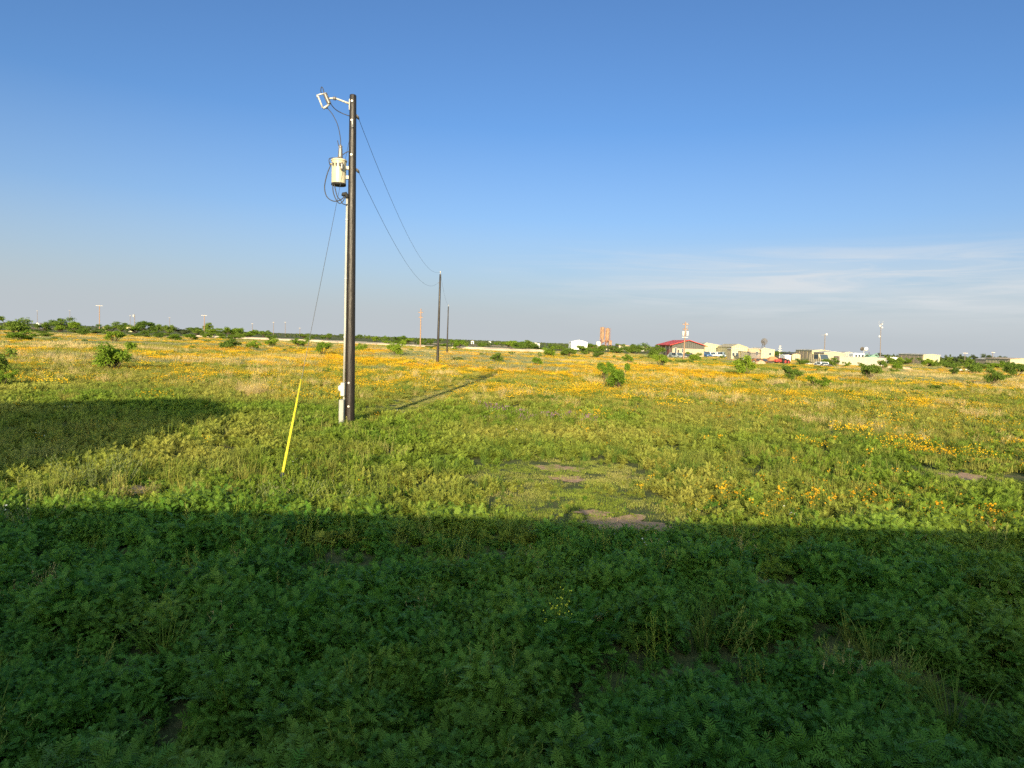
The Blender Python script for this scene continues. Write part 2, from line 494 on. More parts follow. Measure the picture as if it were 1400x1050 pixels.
def flower(mb, c, r, nrm, mi, n=7, mc=None):
    nrm = Vector(nrm).normalized()
    u = nrm.orthogonal().normalized(); w = nrm.cross(u)
    a0 = rng.uniform(0, 6)
    vs = [c]
    for k in range(2*n):
        rr = r if k % 2 == 0 else r*.72
        t = a0 + math.pi*k/n
        vs.append(c + (u*math.cos(t) + w*math.sin(t))*rr + nrm*(r*.18))
    mb.add(vs, [(0, 1+k, 1+(k+1) % (2*n)) for k in range(2*n)], mi)
    if mc is not None:
        mb.add([c + nrm*r*.3 + (u*math.cos(t)+w*math.sin(t))*r*.32 for t in (0,1.05,2.1,3.14,4.2,5.2)], [(0,1,2,3,4,5)], mc)

M_weed = leaf('weed_leaf', (.038, .125, .016), (.11, .24, .024), dry=(.18, .26, .03), spec=.2, rough=.55)
M_weed2 = leaf('weed_leaf_bright', (.09, .16, .018), (.19, .265, .030), dry=(.31, .295, .06))
M_stalk = leaf('stalk_leaf', (.12, .19, .02), (.23, .29, .04), dry=(.34, .33, .10))
M_grass = leaf('grass_blade', (.065, .13, .020), (.16, .22, .034), dry=(.31, .265, .06))
M_lawn = leaf('short_grass_blade', (.12, .17, .025), (.23, .28, .04), dry=(.40, .34, .13))
M_straw = leaf('straw_blade', (.42, .31, .12), (.60, .47, .22), dry=(.34, .27, .13), transl=.15)
M_petal = leaf('yellow_petal', (.42, .26, .008), (.58, .39, .016), dry=(.56, .23, .01), transl=.15, rough=.7)
M_eye = plain('flower_eye', (.28, .11, .015), .9)
M_pale = leaf('pale_leaf', (.13, .16, .07), (.22, .24, .11), dry=(.28, .25, .14))
M_white = leaf('white_petal', (.6, .6, .55), (.75, .75, .7), transl=.1)
M_lemon = leaf('lemon_petal', (.55, .55, .03), (.68, .66, .06), transl=.1)
M_purple = leaf('dull_purple_petal', (.16, .07, .15), (.26, .13, .24), transl=.1)

def lobed_weed(nst, hgt, spread, leaf_len, mat_i=0, npair=4):
    mb = MB()
    for s in range(nst):
        az = rng.uniform(0, 6.283); tilt = rng.uniform(.05, .9)*spread
        h = hgt*rng.uniform(.55, 1.0)
        p = Vector((rng.gauss(0, .02), rng.gauss(0, .02), 0))
        d = Vector((math.cos(az)*math.sin(tilt), math.sin(az)*math.sin(tilt), math.cos(tilt)))
        top = p + d*h
        mb.tube([p, p + d*h*.5 + Vector((0,0,.01)), top], [.004, .003, .0015], 4, mat_i, False)
        nl = rng.randint(7, 11)
        for i in range(nl):
            f = .25 + .75*(i+.5)/nl
            q = p.lerp(top, f)
            frond(mb, q, az + i*2.4 + rng.uniform(-.4, .4), rng.uniform(.05, .75) if f < .85 else rng.uniform(.5, 1.2),
                  leaf_len*rng.uniform(.7, 1.15)*(1.15-.45*f), leaf_len*.30, npair, rng.uniform(.05, .16), mat_i)
    return mb
for i in range(6):
    proto('weed', lobed_weed(rng.randint(10, 14), .29, 1.0, .092, npair=5), M_weed)
for i in range(5):
    proto('lowweed', lobed_weed(rng.randint(5, 8), .17, 1.25, .10, npair=3), M_weed2)
for i in range(4):
    mb = MB()
    for s in range(rng.randint(5, 9)):
        x, y = rng.gauss(0, .10), rng.gauss(0, .10); az = rng.uniform(0, 6.28); ln = rng.uniform(0, .25)
        h = rng.uniform(.20, .50)
        d = Vector((math.cos(az)*math.sin(ln), math.sin(az)*math.sin(ln), math.cos(ln)))
        b = Vector((x, y, 0)); mb.tube([b, b+d*h], [.004, .0015], 4, 0, False)
        k = int(h/.016)
        for j in range(k):
            f = (j+1)/k
            blade(mb, b + d*h*f, j*2.4, .7+.3*(1-f), .075*(1.15-.6*f), .011, .25, 2, 0)
    proto('stalk', mb, M_stalk)
for i in range(4):
    mb = MB()
    for s in range(55):
        az = rng.uniform(0, 6.283); r = abs(rng.gauss(0, .06))
        blade(mb, (math.cos(az)*r, math.sin(az)*r, 0), az + rng.uniform(-.6,.6), rng.uniform(.02, .5), rng.uniform(.14, .42), .007, rng.uniform(.08, .4), 3, 0)
    proto('grass', mb, M_grass)
for i in range(4):
    mb = MB()
    for s in range(50):
        az = rng.uniform(0, 6.283); r = abs(rng.gauss(0, .09))
        p = blade(mb, (math.cos(az)*r, math.sin(az)*r, 0), az + rng.uniform(-.6,.6), rng.uniform(.02, .4), rng.uniform(.22, .62), .005, rng.uniform(.04, .28), 3, 0)
        if s % 3 == 0:
            for q in range(3):
                blade(mb, p - Vector((0,0,.02*q)), rng.uniform(0,6.28), .5, .05, .010, .2, 2, 0)
    proto('straw', mb, M_straw)
def flower_plant(n, rad, h0, h1, fr, leaves):
    mb = MB()
    for s in range(n):
        az = rng.uniform(0, 6.283); r = rad*math.sqrt(rng.random())
        b = Vector((math.cos(az)*r, math.sin(az)*r, 0)); h = rng.uniform(h0, h1)
        t = b + Vector((rng.gauss(0,.03), rng.gauss(0,.03), h))
        mb.tube([b, t], [.002, .0015], 3, 1, False)
        nr = Vector((rng.gauss(-.25, .5), rng.gauss(-.75, .5), rng.uniform(.5, 1)))
        flower(mb, t, fr*rng.uniform(.75, 1.2), nr, 0, 7, 2 if fr < .02 else None)
    for s in range(leaves):
        az = rng.uniform(0, 6.283); r = rad*math.sqrt(rng.random())
        blade(mb, (math.cos(az)*r, math.sin(az)*r, 0), rng.uniform(0,6.28), rng.uniform(.1,.8), h1*rng.uniform(.4,.8), .012, .3, 3, 1)
    return mb
for i in range(4): proto('flower', flower_plant(rng.randint(5, 10), .10, .18, .32, .017, 22), [M_petal, M_grass, M_eye])
for i in range(5): proto('flowerpatch', flower_plant(95, .6, .14, .30, .021, 80), [M_petal, M_grass, M_eye])
for i in range(3):
    mb = MB()
    for s in range(5):
        t = Vector((rng.gauss(0,.08), rng.gauss(0,.08), rng.uniform(.1,.26)))
        mb.tube([(t.x*.6, t.y*.6, 0), t], [.0015, .001], 3, 1, False)
        flower(mb, t, .014, (rng.gauss(0,.4), -.4, 1), 0, 6)
    proto('whiteflower', mb, [M_white, M_grass])
for i in range(2):
    mb = MB()
    for s in range(14):
        t = Vector((rng.gauss(0,.15), rng.gauss(0,.15), rng.uniform(.12,.28)))
        mb.tube([(t.x*.8, t.y*.8, 0), t], [.002, .002], 3, 1, False)
        for q in range(3): flower(mb, t - Vector((0,0,.02*q)), .013, (rng.gauss(0,.6), -.8, rng.uniform(-.2,1)), 0, 5)
    proto('purple', mb, [M_purple, M_grass])
for i in range(4):
    mb = MB()
    for s in range(170):
        az = rng.uniform(0, 6.283); r = .19*math.sqrt(rng.random())
        blade(mb, (math.cos(az)*r, math.sin(az)*r, 0), rng.uniform(0, 6.28), rng.uniform(.05, .9), rng.uniform(.012, .040), .006, .3, 2, 0)
    proto('lawn', mb, M_lawn)
# patches of mixed turf for the far half of the field (about 1.2 m across)
def turf(kind, mats, n, blades, hmin, hmax, w, flowers=0, fr=.03):
    for i in range(n):
        mb = MB()
        for s in range(blades):
            az = rng.uniform(0, 6.283); r = .7*math.sqrt(rng.random())
            blade(mb, (math.cos(az)*r, math.sin(az)*r, 0), rng.uniform(0,6.28), rng.uniform(.05,.7), rng.uniform(hmin,hmax), w, .25, 2, 0)
        for s in range(flowers):
            az = rng.uniform(0, 6.283); r = .7*math.sqrt(rng.random())
            c = Vector((math.cos(az)*r, math.sin(az)*r, rng.uniform(hmax*.55, hmax*1.05)))
            flower(mb, c, fr*rng.uniform(.8,1.2), (rng.gauss(-.2,.5), rng.gauss(-.8,.4), rng.uniform(.4,1)), 1, 4)
        proto(kind, mb, mats)
turf('turfgreen', [M_grass], 4, 300, .10, .30, .022)
turf('turfstraw', [M_straw], 4, 170, .15, .48, .014)
turf('turfflower', [M_grass, M_petal], 4, 150, .10, .24, .02, 170, .027)
turf('turfpale', [M_pale], 3, 260, .12, .34, .02)

def grid_points(y0, y1, dens, xpad=2.0, slope=.86):
    """jittered points over the wedge of field in view, with a margin either side"""
    A = slope*(y1*y1-y0*y0) + 2*xpad*(y1-y0)
    n = int(A*dens)
    y = np.sqrt(nrg.uniform(0, 1, n)*(y1*y1-y0*y0) + y0*y0) if y0 > 8 else nrg.uniform(y0, y1, n)
    x = nrg.uniform(-1, 1, n)*(slope*y + xpad)
    if y0 <= 8:
        keep = nrg.uniform(0, 1, n) < (slope*y + xpad)/(slope*y1 + xpad)
        # re-draw so that density is even
        m = int(n*1.0)
        yy = nrg.uniform(y0, y1, 3*m); pr = (slope*yy+xpad)/(slope*y1+xpad)
        yy = yy[nrg.uniform(0, 1, 3*m) < pr][:n]
        xx = nrg.uniform(-1, 1, len(yy))*(slope*yy + xpad)
        return xx, yy
    return x, y
def pick(p): return nrg.uniform(0, 1, len(p)) < p

# where the yellow flowers begin: nearer on the right, farther on the left
def ramp_start(x, y): 
    a = x/np.maximum(y, 1)           # -0.78 .. 0.78
    return np.interp(a, [-.8, -.25, 0.05, .35, .8], [25, 25, 22, 19, 13.5])
def meadow(x, y):
    return sstep(y/ramp_start(x, y) + .5*(fbm(x, y, 5.0, 3)-.5), .78, 1.25)

# --- leafy weeds, foreground (also in the shade)
x, y = grid_points(2.2, 10.5, 70)
g = fbm(x, y, 1.0, 5); p = sstep(g, .31, .45)*(1-dirt(x, y))*(1-sstep(y, 8.0, 9.3)*.97)
k = pick(p*1.0); x, y = x[k], y[k]
scatter('weed_cover', 'weed', x, y, (.12+1.65*fbm(x, y, .6, 8))*nrg.uniform(.7, 1.2, len(x)), tint=np.clip((fbm(x, y, 1.3, 21)-.45)*2.2+.8*sstep(y, 7.6, 8.8)+nrg.normal(0, .12, len(x)), 0, 1), lean=.25)
# --- a few other plants among them: upright stalks, dead stems
x, y = grid_points(2.6, 9.5, 2.2)
scatter('shaded_stalk_weeds', 'stalk', x, y, nrg.uniform(.45, .85, len(x)), tint=nrg.uniform(0, .5, len(x)), lean=.2)
x, y = grid_points(2.6, 9.5, .35)
scatter('dead_stems', 'straw', x, y, nrg.uniform(.35, .7, len(x)), tint=nrg.uniform(.5, 1, len(x)), lean=.3)
# --- low dark carpet under them
x, y = grid_points(2.2, 10.5, 50)
k = pick((1-dirt(x, y))); x, y = x[k], y[k]
scatter('low_green_carpet', 'weed', x, y, nrg.uniform(.24, .42, len(x)), tint=np.zeros(len(x)), lean=.2)
# --- low bright weeds, mid distance
x, y = grid_points(6.8, 46, 19)
mdw = meadow(x, y)
g = fbm(x, y, 2.2, 15)
p = (sstep(y, 7.0, 8.8)*(1-.8*mdw))*(.35+.65*sstep(g, .27, .48))*(1-dirt(x, y))
k = pick(p); x, y = x[k], y[k]
scatter('low_weed_cover', 'lowweed', x, y, (.75+.7*fbm(x, y, 2.5, 18))*nrg.uniform(.8, 1.25, len(x)), tint=np.clip((fbm(x, y, 3.5, 31)-.40)*2.4 + .35*sstep(y, 14, 34), 0, 1), lean=.22)
# --- upright stalky weeds near the shadow edge and on the left
x, y = grid_points(8.3, 24, 12)
a = x/y
p = (1-sstep(y, 11, 19))*(.75*sstep(-a, .05, .30)+.10)*sstep(fbm(x, y, 1.5, 41), .36, .56)*(1-dirt(x, y))
k = pick(p); x, y = x[k], y[k]
scatter('stalk_weed_cover', 'stalk', x, y, nrg.uniform(.4, .95, len(x)), tint=np.clip((fbm(x, y, 1.5, 51)-.35)*2.2, 0, 1), lean=.1)
# --- green grass tufts all through
x, y = grid_points(2.5, 40, 7)
p = (.25+.75*sstep(y, 7, 13))*sstep(fbm(x, y, 2.0, 61), .42, .62)*(1-dirt(x, y))
k = pick(p); x, y = x[k], y[k]
ex = [at(985,872), at(1000,865), at(975,868), at(1300,1010), at(1250,1000), at(1340,1000), at(1220,960), at(1190,905), at(600,845), at(590,850), at(1280,960), at(1160,880), at(330,770)]
x = np.append(x, [e.x for e in ex]); y = np.append(y, [e.y for e in ex])
s = nrg.uniform(.6, 1.15, len(x)); s[-len(ex):] *= 1.2
scatter('grass', 'grass', x, y, s, tint=np.clip((fbm(x, y, 3, 66)-.4)*2+.25*sstep(y, 10, 30), 0, .9), leanx=.1)
# --- thin short turf over the mid ground so that soil shows only in places
x, y = grid_points(9, 50, 3.0)
p = (.30+.5*meadow(x, y))*(1-dirt(x, y)*.9)
k = pick(p); x, y = x[k], y[k]
scatter('turf_grass', 'turfgreen', x, y, nrg.uniform(.3, .7, len(x)), tint=np.clip(.2+.55*meadow(x, y)+(fbm(x, y, 4, 70)-.5), 0, 1))
# --- short grass on the trodden spots and along the pole shadow strip
x, y = grid_points(8.4, 46, 44)
w_ = low(x, y)
k = pick(w_*(1-dirt(x, y)*.72)*np.interp(y, [9, 14, 40], [1, .75, .3])); x, y = x[k], y[k]
scatter('short_grass', 'lawn', x, y, nrg.uniform(.65, 1.15, len(x)), tint=np.clip((fbm(x, y, 1.2, 77)-.3)*1.6+.2*sstep(y, 14, 30), 0, 1), lean=.12)
# --- flowers near: scattered heads and orange drifts on the right
x, y = grid_points(8.8, 34, 4.5)
a = x/y
drift = sstep(fbm(x, y, 1.1, 81), .54, .68)
p = .02 + sstep(a, .10, .30)*drift*(.55*(1-sstep(y, 10.5, 12.5)) + .10) + .5*meadow(x, y)*sstep(fbm(x, y, 3, 83), .5, .66)
k = pick(np.clip(p, 0, 1)*(1-dirt(x, y))); x, y = x[k], y[k]
for px, py, n, r in ((945, 688, 14, .45), (985, 684, 12, .5), (905, 682, 5, .25), (1015, 692, 22, .3), (1040, 700, 16, .35), (1165, 652, 14, .3), (1112, 637, 10, .25), (1075, 662, 8, .4), (1150, 690, 14, .5),
                     (1195, 698, 22, .35), (1225, 708, 14, .4), (1300, 712, 18, .4), (1335, 718, 14, .4), (1370, 722, 10, .4), (970, 612, 10, .35), (1060, 688, 10, .5), (1250, 580, 20, 1.2), (1210, 576, 18, .9), (1290, 590, 12, .8)):
    r *= 1.7; n = int(n*.7)
    c = at(px, py); x = np.append(x, c.x + nrg.normal(0, r, n)); y = np.append(y, c.y + nrg.normal(0, r, n))
scatter('wildflowers', 'flower', x, y, nrg.uniform(.6, 1.1, len(x)), tint=np.clip(.10+.45*sstep(x/y, .1, .6)*(1-sstep(y, 12, 30)), 0, 1)*nrg.uniform(.6, 1, len(x)))
# --- flower drifts across the field
x, y = grid_points(16, 70, 1.3)
band = fbm(x, y*1.9, 8, 85, 5)
p = meadow(x, y)*(.10 + sstep(band, .50, .62))
k = pick(p*.8); x, y = x[k], y[k]
scatter('flower_drifts', 'flowerpatch', x, y, nrg.uniform(.7, 1.15, len(x)), tint=np.clip(nrg.normal(.15, .15, len(x)), 0, 1))
# --- straw
x, y = grid_points(17, 80, 1.6)
st = fbm(x, y*1.4, 7, 95, 5)
a = x/y
p = meadow(x, y)*sstep(st, .55, .70)*.65 + .03*sstep(y, 20, 28)
k = pick(np.clip(p, 0, 1)); x, y = x[k], y[k]
def clump(px, py, n, r):
    c = at(px, py); return c.x + nrg.normal(0, r, n), c.y + nrg.normal(0, r, n)
for px, py, n, r in ((350, 541, 26, .5), (365, 536, 12, .5), (822, 528, 22, .5), (812, 524, 14, .4), (780, 560, 5, .25), (885, 545, 12, .6), (980, 548, 24, 1.0), (1000, 552, 18, 1.0), (560, 522, 20, 1.2), (640, 525, 10, .5), (1098, 580, 14, .3), (1335, 572, 22, .6), (1290, 555, 20, .7), (1180, 590, 16, .9), (430, 528, 14, .8)):
    xx, yy = clump(px, py, n, r); x = np.append(x, xx); y = np.append(y, yy)
scatter('dry_grass', 'straw', x, y, nrg.uniform(.7, 1.35, len(x))*np.interp(y, [18, 40], [.7, .85]), tint=np.clip(nrg.normal(.3, .3, len(x)), 0, 1), leanx=.28, lean=.18)
# --- far half of the field
x, y = grid_points(40, 190, 1.05, slope=.84)
band = fbm(x, y*1.9, 13, 85, 5); st = fbm(x, y*1.3, 11, 95, 5); gr = fbm(x, y*1.2, 15, 105, 4)
far = sstep(y, 40, 55)
u = nrg.uniform(0, 1, len(x))
pf = (.03 + sstep(band, .51, .60))*(.72-.3*sstep(y, 130, 180))
ps = sstep(st, .54, .64)*.5
isf = (u < pf); iss = (~isf) & (nrg.uniform(0, 1, len(x)) < ps); isp = (~isf) & (~iss) & (gr > .55); isg = ~(isf | iss | isp)
for m, nm, kd, sc in ((isf, 'far_flower_drifts', 'turfflower', .95), (iss, 'far_dry_grass', 'turfstraw', 1.0), (isp, 'far_pale_grass', 'turfpale', 1.0), (isg, 'far_grass', 'turfgreen', .95)):
    k = m & (nrg.uniform(0, 1, len(x)) < far)
    xx, yy = x[k], y[k]
    scatter(nm, kd, xx, yy, sc*nrg.uniform(.7, 1.3, len(xx)), tint=np.clip(.25 + (fbm(xx, yy, 8, 110)-.5)*1.6 + (.25 if kd == 'turfgreen' else 0), 0, 1))
# --- sprinkles
x, y = grid_points(5, 26, .35); k = pick(sstep(fbm(x, y, 2, 120), .5, .7)); x, y = x[k], y[k]
xx, yy = clump(25, 718, 14, .35); x = np.append(x, xx); y = np.append(y, yy)
xx, yy = clump(890, 758, 7, .25); x = np.append(x, xx); y = np.append(y, yy)
scatter('white_wildflowers', 'whiteflower', x, y, nrg.uniform(.7, 1.1, len(x)))
x = np.empty(0); y = np.empty(0)
for px, py, n, r in ((672, 562, 10, .5), (725, 572, 5, .5), (780, 578, 12, .7), (700, 578, 4, .4)):
    xx, yy = clump(px, py, n, r); x = np.append(x, xx); y = np.append(y, yy)
scatter('purple_wildflowers', 'purple', x, y, nrg.uniform(.7, 1.1, len(x)))

# ------------------------------------------------------------------ utility poles along the field
M_pole = plain('creosote_wood', (.017, .0125, .010), .42, spec=.38, vary=.5, scale=5.0, bump=.5, stretch=(9, 9, .5))
M_polebrown = plain('weathered_pole_wood', (.30, .19, .12), .85, vary=.25, scale=5.0, stretch=(9, 9, .5))
M_galv = plain('galvanised_steel', (.45, .44, .42), .45, .35, vary=.1, scale=20)
M_alu = plain('pale_fibreglass', (.43, .41, .37), .5, vary=.08, scale=20)
M_tank = plain('cream_tank_paint', (.47, .42, .29), .35, spec=.5, vary=.08, scale=5, bump=.05)
M_porc = plain('grey_porcelain', (.13, .12, .115), .3, spec=.6, vary=.15, scale=20)
M_wire = plain('dark_cable', (.03, .03, .032), .5, vary=.2)
M_steelcable = plain('steel_cable', (.13, .13, .13), .45, .5, vary=.2, scale=40)
M_pvc = plain('grey_white_conduit', (.34, .33, .30), .5, vary=.08, scale=6)
M_box = plain('grey_cabinet_paint', (.27, .28, .25), .5, vary=.1, scale=8)
M_boxpale = plain('pale_meter_paint', (.46, .44, .38), .5, vary=.1, scale=8)
M_dark = plain('dark_rubber', (.02, .02, .02), .7)
M_glass = plain('meter_glass', (.55, .56, .55), .15, spec=.7, vary=.05)
M_yellow = plain('yellow_plastic', (.70, .60, .03), .45, spec=.4, vary=.14, scale=5)

P1 = at(478, 584); Y1 = P1.y
H1 = atd(482.7, 130, Y1)
lean1 = (H1 - P1)
root = empty('utility_pole', P1, 0, 'nearest dark creosoted utility pole carrying a cream transformer and grey meter boxes', 'utility pole', 'power poles across the field')
def loc1(px, py, dy=0.0):
    p = atd(px, py, Y1 + dy); return p - P1
top = H1 - P1
ax = lambda z: top * (z / top.z)          # pole axis at height z
mb = MB()
zs = [-.3, 0, 1, 2.5, 4, 5.5, 7, 8.2, top.z-.02, top.z]
rs = [.135, .134, .13, .122, .115, .108, .1, .093, .088, .082]
mb.tube([ax(z) if z > 0 else Vector((0, 0, z)) for z in zs], rs, 20)
mb.build('pole_shaft', M_pole, root, True)
for px, py in ((483, 140), (482.3, 166), (482.5, 213), (478.5, 555), (476.3, 523)):
    q = loc1(px, py); a = ax(q.z)
    r = .085 + .045*(1-q.z/top.z)
    m = MB(); m.tube([(a.x, -r-.015, q.z), (a.x, -r-.03, q.z)], [.032, .028], 8); m.tube([(a.x, -r-.03, q.z), (a.x, -r-.06, q.z)], [.015, .013], 6)
    m.build('bolt', M_galv, root)
# side hardware where the two line wires dead-end
for px, py in ((488.3, 157), (488.5, 231)):
    q = loc1(px, py)
    m = MB(); m.tube([(q.x-.10, .02, q.z), (q.x-.02, .03, q.z)], .018, 6); m.tube([(q.x-.03, .03, q.z), (q.x-.01, .12, q.z-.03), (q.x, .20, q.z-.05)], [.03, .042, .02], 8)
    m.build('wire_clamp', M_porc, root, True)
# cut-out bracket arm, insulator and fuse tube
arm = MB()
a0, a1, a2, a3 = loc1(478.5, 142), loc1(472, 139.5, -.05), loc1(459, 134.5, -.12), loc1(447, 135.5, -.16)
arm.tube([a0, a1, a2, loc1(452, 134.5, -.15), a3], [.035, .026, .026, .024, .022], 8)
arm.bbox(a0.x-.02, a0.x+.025, -.05, .05, a0.z-.17, a0.z+.12, .01)
fa = arm.build('bracket_arm', M_alu, root, True)
m = MB(); m.tube([loc1(459.5, 134.8, -.12), loc1(455.5, 134.3, -.135)], .045, 10); m.build('arm_clamp', M_porc, fa, True)
m = MB()
i0, i1 = loc1(444, 127.5, -.2), loc1(450.4, 142.5, -.2)
pts = [i0.lerp(i1, k/16) for k in range(17)]
m.tube(pts, [.03] + [.062 if k % 2 else .04 for k in range(1, 16)] + [.03], 12)
cut = m.build('fuse_cutout', M_porc, root, True)
m = MB()
m.tube([loc1(446, 127.3, -.2), loc1(439.5, 128.8, -.24), loc1(433.5, 130.2, -.27)], [.024, .02, .022], 8)
m.tube([loc1(434, 130, -.27), loc1(434.5, 133.5, -.29)], [.03, .026], 8)
m.build('contact_arm', M_galv, cut, True)
m = MB()
m.tube([loc1(450, 142.5, -.2), loc1(446.5, 145.5, -.24), loc1(442, 148.3, -.27)], [.03, .03, .034], 8)
m.tube([loc1(444.5, 145.3, -.24), loc1(447.5, 148, -.2)], .026, 6)
m.build('fuse_hinge', M_galv, cut, True)
m = MB(); m.tube([loc1(434.8, 131.5, -.29), loc1(441.2, 147.5, -.28)], .022, 10); m.build('fuse_tube', M_alu, cut, True)
# transformer tank
tc_ = loc1(462.8, 219, -.06); tb_ = loc1(463, 253, -.06)
t = MB()
hz = tc_.z - tb_.z
t.lathe([(.15, 0), (.182, .012), (.188, .05), (.19, hz*.5), (.19, hz*.9), (.195, hz*.93), (.195, hz*.96)], 28)
tank = t.build('transformer', M_tank, root, True, (tb_.x, tb_.y, tb_.z))
m = MB(); m.lathe([(.205, hz*.945), (.208, hz*.985), (.19, hz*1.02), (.10, hz*1.05), (.02, hz*1.06)], 28); m.build('lid', M_tank, tank, True)
m = MB(); m.lathe([(.192, -.012), (.192, .035), (.186, .04)], 28); m.build('base_ring', M_dark, tank, True)
m = MB()
bx = loc1(465.2, 219, -.12) - tb_
zb = hz*1.03; hb = .34
prof = [(.035, 0), (.05, .02)]
for k in range(7): prof += [(.075-.003*k, .04+.036*k), (.045, .058+.036*k)]
prof += [(.045, .30), (.055, .32), (.03, .35), (.015, .38)]
m.lathe(prof, 14, (bx.x, bx.y, zb)); m.build('bushing', M_porc, tank, True)
m = MB()   # arrester on the tank front right
q = loc1(467.5, 226, -.27) - tb_
m.lathe([(.02, -.12), (.045, -.10), (.03, -.07), (.045, -.04), (.03, -.01), (.045, .02), (.03, .05), (.02, .08)], 10, (q.x, q.y, q.z)); m.build('surge_arrester', M_porc, tank, True)
for dx in (-.11, -.02, .07):
    m = MB(); m.tube([(dx, -.17, hz*.80), (dx, -.23, hz*.79)], [.026, .02], 8); m.tube([(dx, -.22, hz*.80), (dx, -.235, hz*.70)], [.012, .014], 6); m.build('terminal', M_porc, tank, True)
m = MB(); m.tube([(-.19, -.02, hz*.82), (-.235, -.02, hz*.83)], [.03, .026], 8); m.build('lifting_lug', M_tank, tank, True)
for py in (230, 243):
    q = loc1(474.5, py)
    m = MB(); m.bbox(tb_.x+.15, ax(q.z).x-.06, -.06, .02, q.z-.045, q.z+.045, .008); m.tube([(q.x, -.06, q.z), (q.x, -.08, q.z)], .014, 6); m.build('mounting_bracket', M_alu, root)
# jumpers
def curve(name, pts, r, mat, parent, n=6):
    P = [Vector(p) for p in pts]; out = []
    for i in range(len(P)-1):
        p0 = P[max(i-1, 0)]; p1 = P[i]; p2 = P[i+1]; p3 = P[min(i+2, len(P)-1)]
        for k in range(8):
            t = k/8
            out.append(.5*((2*p1) + (p2-p0)*t + (2*p0-5*p1+4*p2-p3)*t*t + (3*p1-p0-3*p2+p3)*t**3))
    out.append(P[-1])
    m = MB(); m.tube(out, r, n); return m.build(name, mat, parent, True)
J = .011
curve('jumper_wire', [loc1(447, 147, -.2), loc1(455, 157, -.18), loc1(462, 172, -.15), loc1(465.5, 190, -.12), loc1(465.4, 203, -.12)], J, M_wire, root)
curve('jumper_wire', [loc1(443, 127, -.2), loc1(441.5, 121, -.2), loc1(439.5, 119, -.2), loc1(438.6, 124, -.22), loc1(439.5, 128, -.24)], J, M_wire, root)
curve('jumper_wire', [loc1(451.5, 141, -.2), loc1(458, 149, -.12), loc1(467, 154.5, -.05), loc1(477.5, 158.5, -.03), loc1(481, 160, .09), loc1(488, 157, .06)], J, M_wire, root)
curve('jumper_wire', [loc1(464, 203, -.12), loc1(462.5, 197, -.12), loc1(461.5, 192, -.12)], J, M_wire, root)
curve('jumper_wire', [loc1(478, 207, -.1), loc1(473, 208.5, -.1), loc1(468, 212, -.12), loc1(462, 215.5, -.2), loc1(451, 216.5, -.2), loc1(450.2, 222, -.2), loc1(452, 227, -.14)], J, M_wire, root)
curve('secondary_cable', [loc1(452, 226, -.2), loc1(447, 239, -.2), loc1(443.8, 256, -.2), loc1(447, 269, -.2), loc1(456, 275, -.2), loc1(465, 273.5, -.18), loc1(471, 268.5, -.16)], J*1.2, M_wire, root)
curve('secondary_cable', [loc1(455, 251, -.22), loc1(455.5, 262, -.24), loc1(459, 272, -.24), loc1(464, 278, -.22), loc1(469, 275, -.2), loc1(471.5, 269, -.17)], J*1.2, M_wire, root)
curve('secondary_cable', [loc1(457, 252, -.22), loc1(461, 268, -.24), loc1(466, 274, -.22), loc1(468, 278, -.2), loc1(473, 280, -.16), loc1(475, 279, -.1)], J*1.2, M_wire, root)
# service riser, meter and disconnect
c0, c1 = loc1(474.6, 270, -.09), loc1(470.2, 522, -.13)
m = MB(); m.tube([c0, loc1(473, 360, -.1), loc1(471.8, 450, -.115), c1], .03, 12)
m.build('conduit', M_pvc, root, True)
for py in (300, 380, 460):
    f = (py-270)/252; q = c0.lerp(c1, f)
    m = MB(); m.tube([(q.x+.0, q.y, q.z-.02), (q.x, q.y, q.z+.02)], .036, 12); m.build('conduit_strap', M_galv, root)
m = MB(); m.tube([c0 + Vector((.0, 0, -.03)), c0 + Vector((0, 0, .03)), c0 + Vector((-.04, -.02, .09)), c0 + Vector((-.09, -.04, .07)), c0 + Vector((-.10, -.05, .03))], [.045, .055, .06, .055, .045], 12)
m.build('weatherhead', M_dark, root, True)
q0, q1 = loc1(466.6, 541, -.13), loc1(471.3, 523, -.13)
m = MB(); m.bbox(q0.x, q1.x+.02, -.24, .06, q0.z, q1.z, .012)
mbx = m.build('meter_socket', M_boxpale, root)
qm = loc1(466, 531, -.1)
m = MB(); m.tube([(qm.x+.02, -.09, qm.z), (qm.x-.02, -.09, qm.z), (qm.x-.03, -.09, qm.z), (qm.x-.06, -.09, qm.z)], [.095, .095, .085, .07], 18); m.build('meter', M_glass, mbx, True)
q0, q1 = loc1(464.6, 579, -.13), loc1(470.0, 546, -.13)
m = MB(); m.bbox(q0.x, q1.x+.03, -.26, .10, q0.z, q1.z, .014)
dbx = m.build('disconnect_box', M_box, root)
m = MB(); m.bbox(q0.x-.006, q0.x, -.25, .09, q0.z+.012, q1.z-.012, .002); m.build('door', M_box, dbx)
m = MB(); m.box(q0.x-.028, q0.x-.006, -.12, -.08, (q0.z+q1.z)/2-.05, (q0.z+q1.z)/2+.05); m.build('handle', M_dark, dbx)
m = MB(); m.tube([loc1(470.3, 541, -.13), loc1(470.2, 547, -.13)], .022, 8); m.build('conduit_nipple', M_pvc, root)
q = loc1(470.4, 579, -.13); m = MB(); m.tube([q, (q.x, q.y, -.2)], .028, 10); m.build('ground_conduit', M_pvc, root, True)

